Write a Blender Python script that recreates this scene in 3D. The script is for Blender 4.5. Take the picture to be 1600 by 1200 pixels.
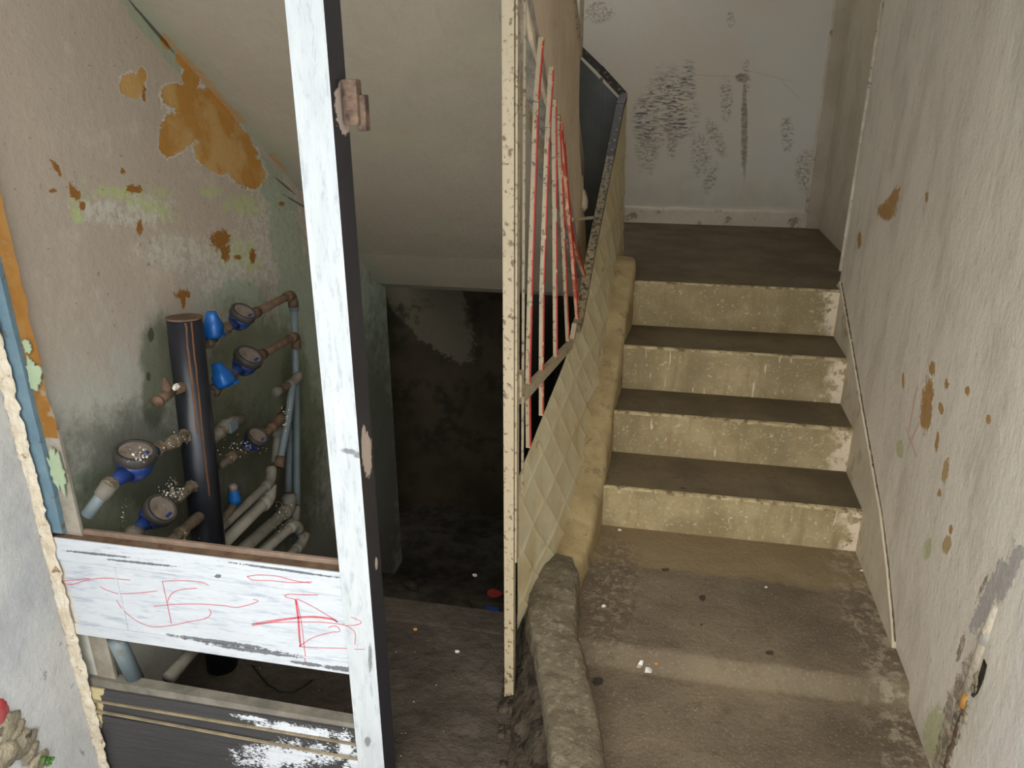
import bpy, bmesh, math, random
from mathutils import Vector, Matrix, noise as mnoise
random.seed(7)
C = bpy.context.scene.collection
for o in list(bpy.data.objects): bpy.data.objects.remove(o)
# ------------------------------------------------------------------ camera, world, light
EYE = 1.51
cd = bpy.data.cameras.new('camera'); cam = bpy.data.objects.new('camera', cd); C.objects.link(cam)
cd.sensor_width = 36; cd.lens = 36 * 1209 / 1600; cd.clip_start = 0.02
cam.location = (0, 0, EYE)
cam.rotation_euler = (math.radians(90 - 21.3), 0, math.radians(11.3))
bpy.context.scene.camera = cam
w = bpy.data.worlds.new('world'); bpy.context.scene.world = w; w.use_nodes = True
bg = w.node_tree.nodes['Background']; bg.inputs[0].default_value = (0.93, 0.97, 1.0, 1); bg.inputs[1].default_value = 1.7
vs = bpy.context.scene.view_settings
vs.view_transform = 'Standard'; vs.look = 'None'; vs.exposure = 0.42; vs.gamma = 1; vs.use_curve_mapping = False
# hazy daylight falling in through the open doorway
sd = bpy.data.lights.new('hazy_sun', 'SUN'); sd.energy = 1.8; sd.angle = math.radians(55); sd.color = (1.0, 0.96, 0.90)
so = bpy.data.objects.new('hazy_sun', sd); C.objects.link(so); so.rotation_euler = (math.radians(48), 0, math.radians(8))

# ------------------------------------------------------------------ measuring helpers
_P, _Yw, _F = math.radians(21.3), math.radians(11.3), 1209.0
FW = Vector((-math.sin(_Yw)*math.cos(_P), math.cos(_Yw)*math.cos(_P), -math.sin(_P)))
RT = Vector((math.cos(_Yw), math.sin(_Yw), 0)); UP = RT.cross(FW)
def on(px, py, ax, val):
    "point of the photo on the plane axis=val"
    r = FW + RT*((px-800)/_F) - UP*((py-600)/_F)
    v = val - (EYE if ax == 2 else 0); q = r*(v/r[ax]); q.z += EYE
    return q
def lin(c):
    return tuple(((x/255)/12.92 if x/255 <= .04045 else ((x/255+.055)/1.055)**2.4) for x in c) + (1,)

# ------------------------------------------------------------------ material toolkit
class NT:
    def __init__(s, name, rough=0.85, spec=0.25, metal=0.0):
        s.m = bpy.data.materials.new(name); s.m.use_nodes = True; s.t = s.m.node_tree; s.n = s.t.nodes
        s.b = s.n['Principled BSDF']; s.b.inputs['Roughness'].default_value = rough
        s.b.inputs['Specular IOR Level'].default_value = spec; s.b.inputs['Metallic'].default_value = metal
        s.co = s.n.new('ShaderNodeTexCoord').outputs['Object']; s.hs = []
    def put(s, sock, v):
        if hasattr(v, 'is_output'): s.t.links.new(v, sock)
        else: sock.default_value = v
    def math(s, op, a, b=0.0, c=0.0, clamp=False):
        n = s.n.new('ShaderNodeMath'); n.operation = op; n.use_clamp = clamp
        for i, v in enumerate((a, b, c)): s.put(n.inputs[i], v)
        return n.outputs[0]
    def vm(s, op, a, b=None):
        n = s.n.new('ShaderNodeVectorMath'); n.operation = op
        s.put(n.inputs[0], a)
        if b is not None: s.put(n.inputs[1], b)
        return n.outputs['Value'] if op in ('DOT_PRODUCT', 'LENGTH') else n.outputs[0]
    def scaled(s, sc): return s.vm('MULTIPLY', s.co, sc)
    def noise(s, scale, detail=5, rough=0.6, stretch=None, dist=0.0, off=0.0):
        n = s.n.new('ShaderNodeTexNoise'); n.inputs['Scale'].default_value = scale; n.inputs['Detail'].default_value = detail
        n.inputs['Roughness'].default_value = rough; n.inputs['Distortion'].default_value = dist
        v = s.scaled(stretch) if stretch else s.co
        if off: v = s.vm('ADD', v, (off, off*1.7, off*.6))
        s.t.links.new(v, n.inputs['Vector'])
        return n.outputs['Fac']
    def voro(s, scale, feature='F1', stretch=None, out='Distance'):
        n = s.n.new('ShaderNodeTexVoronoi'); n.inputs['Scale'].default_value = scale; n.feature = feature
        s.t.links.new(s.scaled(stretch) if stretch else s.co, n.inputs['Vector'])
        return n.outputs[out]
    def step(s, v, lo, hi):
        n = s.n.new('ShaderNodeMapRange'); n.interpolation_type = 'SMOOTHSTEP'
        s.put(n.inputs['Value'], v); n.inputs['From Min'].default_value = min(lo, hi); n.inputs['From Max'].default_value = max(lo, hi)
        if lo > hi: n.inputs['To Min'].default_value = 1; n.inputs['To Max'].default_value = 0
        return n.outputs[0]
    def mix(s, f, a, b):
        n = s.n.new('ShaderNodeMix'); n.data_type = 'RGBA'
        s.put(n.inputs[0], f); s.put(n.inputs[6], a); s.put(n.inputs[7], b)
        return n.outputs[2]
    def blobs(s, lst, amp=0.9, scale=14, detail=6):
        "jagged union of ellipses on the surface; value <1 inside. lst: (centre, axisA, axisB) as world vectors"
        cur = None
        for c, A, B in lst:
            d = s.vm('SUBTRACT', s.co, tuple(c))
            u = s.vm('DOT_PRODUCT', d, tuple(A)); v = s.vm('DOT_PRODUCT', d, tuple(B))
            r = s.math('ADD', s.math('MULTIPLY', u, u), s.math('MULTIPLY', v, v))
            cur = r if cur is None else s.math('MINIMUM', cur, r)
        n = s.math('ADD', s.math('MULTIPLY', s.noise(scale, detail, .7), .6), s.math('MULTIPLY', s.noise(scale*3.7, 4, .75, off=3.3), .4))
        return s.math('ADD', s.math('SQRT', cur), s.math('MULTIPLY', s.math('SUBTRACT', n, .5), amp*3.0))
    def bump(s, h, strength=.4, dist=.01):
        s.hs.append((h, strength, dist))
    def sep(s, k):
        n = s.n.new('ShaderNodeSeparateXYZ'); s.t.links.new(s.co, n.inputs[0]); return n.outputs[k]
    def done(s, col, rough=None):
        s.put(s.b.inputs['Base Color'], col)
        if rough is not None: s.put(s.b.inputs['Roughness'], rough)
        prev = None
        for h, st, di in s.hs:
            n = s.n.new('ShaderNodeBump'); n.inputs['Strength'].default_value = st; n.inputs['Distance'].default_value = di
            s.t.links.new(h, n.inputs['Height'])
            if prev: s.t.links.new(prev, n.inputs['Normal'])
            prev = n.outputs[0]
        if prev: s.t.links.new(prev, s.b.inputs['Normal'])
        return s.m
def ell(p, ax, val):
    "ellipse measured on the photo (half sizes a, b, turned by rot degrees) laid on the plane axis=val"
    px, py, a, b = p[:4]; rot = p[4] if len(p) > 4 else 0
    c = on(px, py, ax, val); t = math.radians(rot)
    e1 = on(px+a*math.cos(t), py+a*math.sin(t), ax, val)-c; e2 = on(px-b*math.sin(t), py+b*math.cos(t), ax, val)-c
    i, j = [k for k in range(3) if k != ax]
    det = e1[i]*e2[j]-e1[j]*e2[i]
    A = Vector((0,0,0)); B = Vector((0,0,0))
    A[i], A[j] = e2[j]/det, -e2[i]/det
    B[i], B[j] = -e1[j]/det, e1[i]/det
    return c, A, B

# ------------------------------------------------------------------ wall paints
def mat_wall_left():
    X = -1.3; k = NT('aged_pink_wall_paint', .9)
    base = k.mix(k.noise(2.2, 4), lin((180,165,146)), lin((164,152,138)))
    base = k.mix(k.math('MULTIPLY', k.step(k.noise(9, 6, .7), .5, .7), .45), base, lin((192,180,162)))
    z = k.sep(2)
    low = k.step(k.math('ADD', z, k.math('MULTIPLY', k.noise(3.5, 6, .65), .75)), 1.42, 1.12)
    base = k.mix(k.math('MULTIPLY', low, .8), base, lin((170,172,160)))
    # pale worn scabs round the middle band
    pale = k.blobs([ell(p, 0, X) for p in [(215,330,60,26),(290,395,60,30),(160,330,45,20),(360,420,45,60),(430,370,50,80)]], 1.6, 30)
    base = k.mix(k.math('MULTIPLY', k.math('MULTIPLY', k.step(pale, 1.2, .6), k.step(k.noise(40, 6, .75, off=2), .42, .56)), .75), base, lin((196,194,180)))
    grn = k.blobs([ell(p, 0, X) for p in [(235,325,45,14,20),(125,320,14,34),(210,300,60,10),(370,395,30,22),(385,320,30,16),(330,300,20,8),(395,405,14,20),(50,455,6,6)]], 1.7, 34)
    base = k.mix(k.math('MULTIPLY', k.math('MULTIPLY', k.step(grn, 1.3, .6), k.step(k.noise(26, 6, .75, off=6), .4, .58)), .8), base, lin((172,184,120)))
    mint = k.blobs([ell(p, 0, X) for p in [(452,400,24,110,-8),(430,300,50,18,45),(245,60,90,11,50),(400,240,60,7,48),(470,560,30,150),(560,560,60,160),(380,470,40,30),(180,740,110,26,-30)]], .8, 7)
    base = k.mix(k.math('MULTIPLY', k.step(mint, 1.15, .8), .62), base, lin((142,158,132)))
    olive = k.blobs([ell(p, 0, X) for p in [(400,620,80,150,10),(450,700,60,160),(390,820,90,50),(250,560,30,70),(240,620,20,50),(290,800,120,70),(180,800,60,60),(235,740,110,36,-25)]], .6, 6)
    base = k.mix(k.math('MULTIPLY', k.step(olive, 1.2, .7), .8), base, lin((100,106,80)))
    grime = k.blobs([ell(p, 0, X) for p in [(240,720,110,90),(400,760,110,130),(500,900,110,120),(455,640,18,90),(590,760,40,260)]], .7, 5)
    base = k.mix(k.math('MULTIPLY', k.step(grime, 1.2, .6), .62), base, lin((58,60,48)))
    orl = [(322,185,52,40,48),(355,225,60,38,48),(385,265,34,26,45),(275,150,22,20),(330,250,32,14,40),(278,205,24,30,-10),(262,225,14,22,-10),(300,120,14,22),(207,133,19,20),(222,120,8,14)]
    ring = k.blobs([ell(p, 0, X) for p in orl], .62, 24, 8)
    base = k.mix(k.math('MULTIPLY', k.step(ring, 1.16, 1.08), k.step(k.noise(12, 4, .6, off=8), .42, .5)), base, lin((196,192,178)))
    o1 = k.step(ring, 1.02, .98)
    og = k.mix(k.step(k.noise(9, 5, .6), .42, .6), lin((172,124,58)), lin((186,148,92)))
    og = k.mix(k.step(k.noise(5, 6, .7, off=3), .56, .66), og, lin((186,172,150)))
    base = k.mix(o1, base, og)
    # line of torn paint along the soffit
    o2 = k.blobs([ell(p, 0, X) for p in [(345,165,36,6,52),(285,98,16,6,52),(258,68,12,5,52)]], .45, 20)
    base = k.mix(k.step(o2, 1.0, .95), base, lin((184,128,60)))
    o3 = k.blobs([ell(p, 0, X) for p in [(345,375,16,17,50),(352,395,8,14),(116,300,8,14,-30),(128,322,5,8),(210,296,15,7),(192,268,5,5),(88,262,4,18,-30),(82,298,7,4),(395,400,5,12),(372,402,6,4),(218,355,5,12),(285,460,12,8),(287,470,4,12),(440,318,5,4),(225,148,3,12)]], 1.5, 60, 8)
    base = k.mix(k.step(o3, .98, .86), base, lin((140,96,44)))
    # cracks and chips near the black pipe
    dk = k.blobs([ell(p, 0, X) for p in [(236,522,5,12),(232,588,4,8),(445,290,22,1.6,40),(470,320,30,1.6,30),(330,30,14,3,50),(236,40,60,3,50)]], .7, 30)
    base = k.mix(k.math('MULTIPLY', k.step(dk, 1.0, .8), .8), base, lin((66,60,48)))
    base = k.mix(k.math('MULTIPLY', k.step(k.noise(60, 3, .5), .66, .74), .5), base, lin((90,80,66)))
    k.bump(k.noise(30, 6, .7), .35, .01); k.bump(o1, .6, -.004)
    return k.done(base)
def mat_soffit():
    k = NT('beige_soffit_paint', .85)
    st = k.noise(7, 7, .7, (6, 1, 1))
    base = k.mix(k.noise(1.6, 3), lin((172,158,138)), lin((156,146,128)))
    base = k.mix(k.math('MULTIPLY', k.step(st, .5, .75), .35), base, lin((150,140,120)))
    base = k.mix(k.math('MULTIPLY', k.step(k.noise(3, 5, .6, off=4), .5, .7), .4), base, lin((160,160,128)))
    X = -1.3
    bl = k.blobs([(on(p[0], p[1], 0, X), Vector((0,1/p[2],0)), Vector((0,0,1/p[2]))) for p in [(300,130,.09),(345,180,.1),(270,90,.07),(430,250,.06)]], .5, 14)
    x = k.sep(0)
    edge = k.step(k.math('ADD', x, k.math('MULTIPLY', k.noise(12, 5), .05)), -1.245, -1.262)
    base = k.mix(k.math('MULTIPLY', edge, k.step(bl, 1.05, .95)), base, lin((184,128,60)))
    base = k.mix(k.math('MULTIPLY', k.step(x, -1.2, -1.29), .45), base, lin((140,150,126)))
    k.bump(k.noise(40, 6, .7, (3, 1, 1)), .3, .006); k.bump(k.noise(6, 4), .3, .02)
    return k.done(base)
def mat_wall_right():
    X = .725; k = NT('cream_right_wall_paint', .62, .35)
    base = k.mix(k.noise(1.8, 4), lin((234,224,206)), lin((216,204,186)))
    base = k.mix(k.math('MULTIPLY', k.step(k.noise(6, 7, .75, (1, 1.2, .4)), .46, .66), .5), base, lin((186,174,154)))
    base = k.mix(k.math('MULTIPLY', k.step(k.noise(48, 4, .7, (1,1.6,.5), off=12), .6, .7), .5), base, lin((150,138,116)))
    base = k.mix(k.math('MULTIPLY', k.step(k.noise(22, 5, .7, (1,1,.4), off=2), .6, .7), .6), base, lin((224,216,202)))
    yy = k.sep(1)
    near_light = k.step(k.math('ADD', yy, k.math('MULTIPLY', k.noise(5, 5, .6, (1,1,.5), off=21), .9)), 2.05, 1.55)  # near end painted whiter, doorway daylight put into the colour
    base = k.mix(k.math('MULTIPLY', near_light, .7), base, k.mix(k.noise(20, 6, .75, (1,1,.5)), lin((208,204,198)), lin((238,235,230))))
    green = k.blobs([ell(p, 0, X) for p in [(1448,858,6,20,8),(1460,1150,20,50),(1405,700,6,16)]], .8, 30)
    base = k.mix(k.math('MULTIPLY', k.step(green, 1.05, .85), .7), base, lin((172,174,120)))
    tan = k.blobs([ell(p, 0, X) for p in [(1478,850,7,16,10),(1476,735,5,20,8),(1388,325,12,20,20)]], .8, 30)
    base = k.mix(k.step(tan, 1.0, .95), base, lin((182,156,112)))
    o = k.blobs([ell(p, 0, X) for p in [(1447,630,9,42,6),(1445,655,9,16),(1455,575,5,12),(1469,638,4,10,-10),(1463,690,3,16,6),(1466,770,3,7),(1396,310,7,18,16),(1382,330,14,12,20),(1447,308,3,8),(1342,375,3,14),(1543,655,4,8),(1510,610,4,8),(1484,828,3,8),(1478,600,3,8),(1410,595,2,14)]], 1.15, 44, 8)
    base = k.mix(k.step(o, 1.0, .93), base, k.mix(k.noise(18, 4), lin((166,122,66)), lin((180,146,98))))
    pk = k.blobs([ell(p, 0, X) for p in [(1425,640,2,50,10),(1435,660,1.5,60,24),(1422,690,1.5,30,-20)]], .5, 30)
    base = k.mix(k.math('MULTIPLY', k.step(pk, 1.0, .8), .4), base, lin((190,110,96)))
    rl = k.blobs([ell(p, 0, X) for p in [(1545,930,12,70,24),(1575,900,10,50,24),(1585,870,10,20,30),(1530,960,10,30,30)]], 1.1, 22)
    base = k.mix(k.math('MULTIPLY', k.step(rl, 1.0, .9), .75), base, k.mix(k.noise(70, 3), lin((120,110,104)), lin((186,180,178))))
    rd = k.blobs([ell(p, 0, X) for p in [(1500,1010,4,28,15),(1532,920,3,26,22),(1492,1090,14,60,20),(1480,1150,16,60,20)]], 1.2, 30)
    base = k.mix(k.math('MULTIPLY', k.step(rd, 1.0, .85), .75), base, k.mix(k.step(k.noise(45, 4), .45, .6), lin((108,92,76)), lin((190,170,150))))
    lowd = k.step(k.math('ADD', k.sep(2), k.math('MULTIPLY', k.noise(7, 5), .2)), .14, .0)
    base = k.mix(k.math('MULTIPLY', lowd, .4), base, lin((150,134,104)))
    k.bump(k.noise(11, 7, .7, (1, 1, .6)), .45, .02); k.bump(k.noise(70, 4, .6), .35, .004)
    return k.done(base)
def mat_wall_back():
    Y = 4.86; k = NT('grey_white_landing_paint', .75)
    base = k.mix(k.noise(1.5, 3), lin((226,222,212)), lin((214,208,196)))
    base = k.mix(k.step(k.noise(1.1, 3, off=7), .35, .7), base, lin((222,210,188)))
    wav = k.noise(30, 4, .6, (.55, 1, 3.2), 1.2)
    g = k.blobs([ell(p, 1, Y) for p in [(1045,160,38,56),(1062,180,30,40),(1010,185,24,44),(1075,130,14,36),(1020,215,20,20)]], .35, 8)
    base = k.mix(k.math('MULTIPLY', k.math('MULTIPLY', k.step(g, 1.2, .5), k.step(wav, .46, .6)), .85), base, lin((86,88,94)))
    br = k.blobs([ell(p, 1, Y) for p in [(1163,210,7,75),(1166,120,8,34),(1118,215,12,38,-25),(1095,240,18,40),(1010,235,20,42),(1135,155,12,38),(1160,120,14,9),(1230,210,12,34),(1265,270,26,40),(1110,280,10,30,20),(935,20,28,20),(1050,220,10,30),(1142,30,7,16)]], .5, 12)
    spk = k.step(k.noise(60, 5, .7, (1, 1, 1.8)), .45, .6)
    base = k.mix(k.math('MULTIPLY', k.math('MULTIPLY', k.step(br, 1.05, .6), spk), .6), base, lin((120,106,80)))
    rope = k.blobs([ell(p, 1, Y) for p in [(1163,200,5,78),(1160,122,13,8)]], .35, 20)
    base = k.mix(k.math('MULTIPLY', k.step(rope, 1.0, .7), .45), base, lin((110,94,66)))
    th = k.blobs([ell(p, 1, Y) for p in [(1110,118,90,.9,2),(1200,118,60,.9,14),(1235,140,34,.9,45),(1075,132,22,.9,-30)]], .2, 20)
    base = k.mix(k.math('MULTIPLY', k.step(th, 1.0, .6), .2), base, lin((110,104,94)))
    low = k.step(k.math('ADD', k.sep(2), k.math('MULTIPLY', k.noise(6, 6), .5)), 1.28, 1.0)
    base = k.mix(k.math('MULTIPLY', low, .3), base, lin((160,156,138)))
    k.bump(k.noise(18, 6, .7), .3, .01)
    return k.done(base)
def mat_simple(name, c1, c2, scale=6, rough=.85, bump=.3, bscale=40, bd=.008, spec=.25, metal=0, c3=None, t3=(.62,.7), s3=40, stretch=None, f3=.8):
    k = NT(name, rough, spec, metal)
    base = k.mix(k.step(k.noise(scale, 5, .65, stretch), .35, .65), lin(c1), lin(c2))
    if c3: base = k.mix(k.math('MULTIPLY', k.step(k.noise(s3, 5, .65, off=5), *t3), f3), base, lin(c3))
    k.bump(k.noise(bscale, 6, .7, stretch), bump, bd)
    return k.done(base)
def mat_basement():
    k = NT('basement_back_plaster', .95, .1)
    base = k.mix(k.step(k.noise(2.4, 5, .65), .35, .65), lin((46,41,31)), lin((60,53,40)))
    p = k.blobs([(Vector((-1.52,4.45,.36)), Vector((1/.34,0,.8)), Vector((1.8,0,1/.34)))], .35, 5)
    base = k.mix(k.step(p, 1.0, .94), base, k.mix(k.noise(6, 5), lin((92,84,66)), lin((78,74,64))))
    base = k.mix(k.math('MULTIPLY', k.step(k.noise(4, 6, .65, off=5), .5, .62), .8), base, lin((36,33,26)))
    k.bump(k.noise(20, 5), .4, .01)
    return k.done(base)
def mat_floor():
    k = NT('dirty_concrete_floor', .88, .2)
    base = k.mix(k.step(k.noise(3, 6, .65), .35, .65), lin((98,86,70)), lin((118,104,84)))
    base = k.mix(k.math('MULTIPLY', k.step(k.noise(24, 6, .75), .5, .66), .45), base, lin((74,64,52)))
    y = k.sep(1); x = k.sep(0)
    up = k.step(k.math('ADD', y, k.math('MULTIPLY', k.noise(8, 5), .12)), 2.27, 2.31)      # cleaner strip under the first riser
    base = k.mix(k.math('MULTIPLY', up, .75), base, k.mix(k.noise(20, 4), lin((128,110,80)), lin((142,124,92))))
    wn = k.step(k.math('ABSOLUTE', k.math('SUBTRACT', k.math('ADD', y, k.math('MULTIPLY', k.noise(5, 5), .14)), 1.86)), .085, .0)
    base = k.mix(k.math('MULTIPLY', wn, .15), base, lin((158,142,112)))                      # worn edge of the low step
    cr = k.step(k.math('ADD', x, k.math('MULTIPLY', k.noise(9, 6), .3)), .7, .86)
    base = k.mix(k.math('MULTIPLY', k.math('MULTIPLY', cr, k.step(k.noise(26, 6, .7, off=9), .48, .6)), .8), base, lin((160,148,126)))
    cl = k.blobs([(Vector((-.09, 2.1, 0)), Vector((1/.1,0,0)), Vector((0,1/.35,0)))], .8, 18)
    base = k.mix(k.math('MULTIPLY', k.step(cl, 1.0, .6), .4), base, k.mix(k.step(k.noise(40,5), .5,.6), lin((70,60,46)), lin((140,128,104))))
    sp = k.step(k.voro(55), .11, .06); pick = k.step(k.noise(23, 3, off=2), .58, .62)
    base = k.mix(k.math('MULTIPLY', k.math('MULTIPLY', sp, pick), .75), base, lin((196,186,166)))
    fine = k.step(k.noise(130, 3, .6, off=4), .56, .66)
    base = k.mix(k.math('MULTIPLY', fine, .45), base, lin((146,132,108)))
    gum = k.blobs([ell(p, 2, 0) for p in [(1098,934,6,5),(1040,890,7,3),(1203,1020,7,4),(1096,976,2,2)]] + [ell((935,1040,10,8),2,0)], .7, 90)
    base = k.mix(k.math('MULTIPLY', k.step(gum, 1.0, .8), .75), base, lin((34,30,26)))
    k.bump(k.noise(12, 6, .7), .5, .02); k.bump(k.noise(90, 4, .7), .5, .005)
    return k.done(base)
def mat_lobby_floor():
    k = NT('gritty_screed_floor', .92, .15)
    base = k.mix(k.step(k.noise(3, 5, .65), .35, .65), lin((72,65,56)), lin((90,82,72)))
    base = k.mix(k.math('MULTIPLY', k.step(k.noise(30, 6, .75), .5, .66), .5), base, lin((56,50,44)))
    sp = k.step(k.voro(42), .13, .06); pick = k.step(k.noise(19, 3, off=2), .54, .6)
    base = k.mix(k.math('MULTIPLY', k.math('MULTIPLY', sp, pick), .8), base, lin((190,184,168)))
    k.bump(k.noise(14, 6, .75), .8, .03); k.bump(k.noise(60, 5, .7), .6, .01)
    return k.done(base)
def mat_riser():
    k = NT('tan_painted_riser', .8, .3)
    base = k.mix(k.step(k.noise(5, 5, .6), .35, .65), lin((140,125,92)), lin((172,154,116)))
    base = k.mix(k.math('MULTIPLY', k.step(k.noise(18, 6, .75, off=11), .46, .62), .5), base, lin((148,130,92)))
    base = k.mix(k.math('MULTIPLY', k.step(k.noise(90, 4, .7, off=13), .58, .68), .5), base, lin((214,202,166)))
    base = k.mix(k.math('MULTIPLY', k.step(k.noise(12, 5, .65, (1.6, 1, .25)), .5, .68), .6), base, lin((138,120,84)))
    base = k.mix(k.math('MULTIPLY', k.step(k.noise(60, 5, .7, off=2), .6, .68), .6), base, lin((214,204,172)))
    drip = k.math('MULTIPLY', k.step(k.noise(22, 2, .5, (2.2, 1, .3), off=8), .69, .72), .8)
    base = k.mix(drip, base, lin((220,208,176)))
    x = k.sep(0)
    wp = k.math('MULTIPLY', k.step(k.math('ADD', x, k.math('MULTIPLY', k.noise(11, 6, .7), .3)), .78, .84), k.step(k.noise(24, 5, .7, off=3), .38, .46))
    base = k.mix(wp, base, lin((222,204,176)))
    k.bump(k.noise(40, 6, .7), .4, .006); k.bump(wp, .4, .002)
    return k.done(base)
def mat_tread():
    k = NT('dark_worn_tread', .8, .25)
    base = k.mix(k.step(k.noise(4, 5, .6), .35, .65), lin((92,80,60)), lin((110,97,73)))
    base = k.mix(k.math('MULTIPLY', k.step(k.noise(40, 5, .75), .52, .66), .5), base, lin((82,70,52)))
    base = k.mix(k.math('MULTIPLY', k.step(k.noise(30, 2, .4, (1,1.6,1), off=6), .74, .77), .85), base, lin((30,26,22)))
    k.bump(k.noise(50, 6, .7), .35, .004)
    return k.done(base)
def mat_white_gate():
    k = NT('brushed_white_gate_paint', .6, .4)
    br = k.noise(10, 6, .72, (.9, 1, 3))
    base = k.mix(br, lin((168,173,178)), lin((204,207,208)))
    base = k.mix(k.math('MULTIPLY', k.step(k.noise(20, 6, .75, (.4, 1, 2.6), off=3), .5, .66), .6), base, lin((138,146,160)))
    Y = 1.298
    w_ = k.blobs([ell(p, 1, Y) for p in [(280,1030,80,3,8),(400,1018,80,3,8),(340,1005,90,3,8),(530,1045,30,4,8),(450,892,100,2,8),(150,866,60,2,6),(220,880,60,2,6),(560,1035,6,20),(480,1038,30,3,8),(340,900,6,3)]], 1.0, 60, 6)
    base = k.mix(k.math('MULTIPLY', k.step(w_, 1.0, .8), .8), base, lin((52,52,54)))
    lf = k.step(k.math('ADD', k.sep(0), k.math('MULTIPLY', k.noise(40, 5), .06)), -1.30, -1.325)
    base = k.mix(lf, base, lin((206,190,164)))
    k.bump(k.noise(24, 6, .75, (.35, 1, 3)), .5, .004)
    return k.done(base)
def mat_white_stile():
    k = NT('brushed_white_stile_paint', .6, .4)
    base = k.mix(k.noise(14, 6, .72, (3, 1, .5)), lin((160,165,166)), lin((200,203,202)))
    base = k.mix(k.math('MULTIPLY', k.step(k.noise(30, 6, .75, (2.6, 1, .5), off=3), .5, .66), .55), base, lin((136,142,150)))
    d = k.blobs([ell(p, 1, 1.298) for p in [(545,706,16,5,8),(560,712,10,6),(578,1030,4,30),(574,1160,6,10)]], .6, 40)
    base = k.mix(k.math('MULTIPLY', k.step(d, 1.0, .5), .7), base, lin((80,78,76)))
    k.bump(k.noise(40, 6, .75, (3, 1, .4)), .4, .003)
    return k.done(base)
def mat_black_gate():
    k = NT('scuffed_black_gate_paint', .45, .5)
    base = k.mix(k.noise(16, 6, .7, (.4, 1, 3)), lin((44,44,46)), lin((72,70,68)))
    Y = 1.31
    wh = k.blobs([ell(p, 1, Y) for p in [(470,1136,80,9,9),(450,1178,80,22,0),(540,1165,14,22),(400,1118,30,4,10),(560,1190,24,16)]], 1.3, 34, 8)
    wh = k.math('ADD', wh, k.math('MULTIPLY', k.step(k.noise(150, 3, .6, (.5,1,2)), .45, .6), .45))
    base = k.mix(k.step(wh, 1.0, .95), base, k.mix(k.noise(20), lin((190,194,198)), lin((208,210,212))))
    tn = k.blobs([ell(p, 1, Y) for p in [(150,1110,14,40),(148,1075,18,10),(152,1190,10,10)]], .6, 20)
    base = k.mix(k.step(tn, 1.0, .95), base, lin((186,170,128)))
    k.bump(k.noise(30, 6, .7, (.35, 1, 3)), .5, .004)
    return k.done(base)
def mat_black_edge():
    k = NT('black_stile_edge_paint', .4, .5)
    base = k.mix(k.noise(12, 4), lin((34,35,40)), lin((50,50,56)))
    X = -.57
    b = k.blobs([ell(p, 0, X) for p in [(537,170,13,42,-5),(573,705,8,38,-4),(588,880,2,10)]], .6, 30)
    base = k.mix(k.step(b, 1.0, .94), base, k.mix(k.noise(30), lin((176,152,138)), lin((196,182,168))))
    base = k.mix(k.step(k.noise(70, 4, .7), .7, .73), base, lin((190,186,180)))
    k.bump(k.noise(30, 5), .3, .003)
    return k.done(base)
def mat_cream_metal(name='rusty_cream_paint', base1=(172,156,126), base2=(150,136,110), rust=(88,66,46), amt=(.55,.63)):
    k = NT(name, .5, .45)
    base = k.mix(k.noise(10, 4), lin(base1), lin(base2))
    base = k.mix(k.math('MULTIPLY', k.step(k.noise(70, 5, .65), *amt), .85), base, lin(rust))
    base = k.mix(k.math('MULTIPLY', k.step(k.noise(14, 5, .7, off=4), .64, .7), .8), base, lin((120,96,68)))
    k.bump(k.noise(60, 5, .65), .35, .002)
    return k.done(base)

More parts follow.
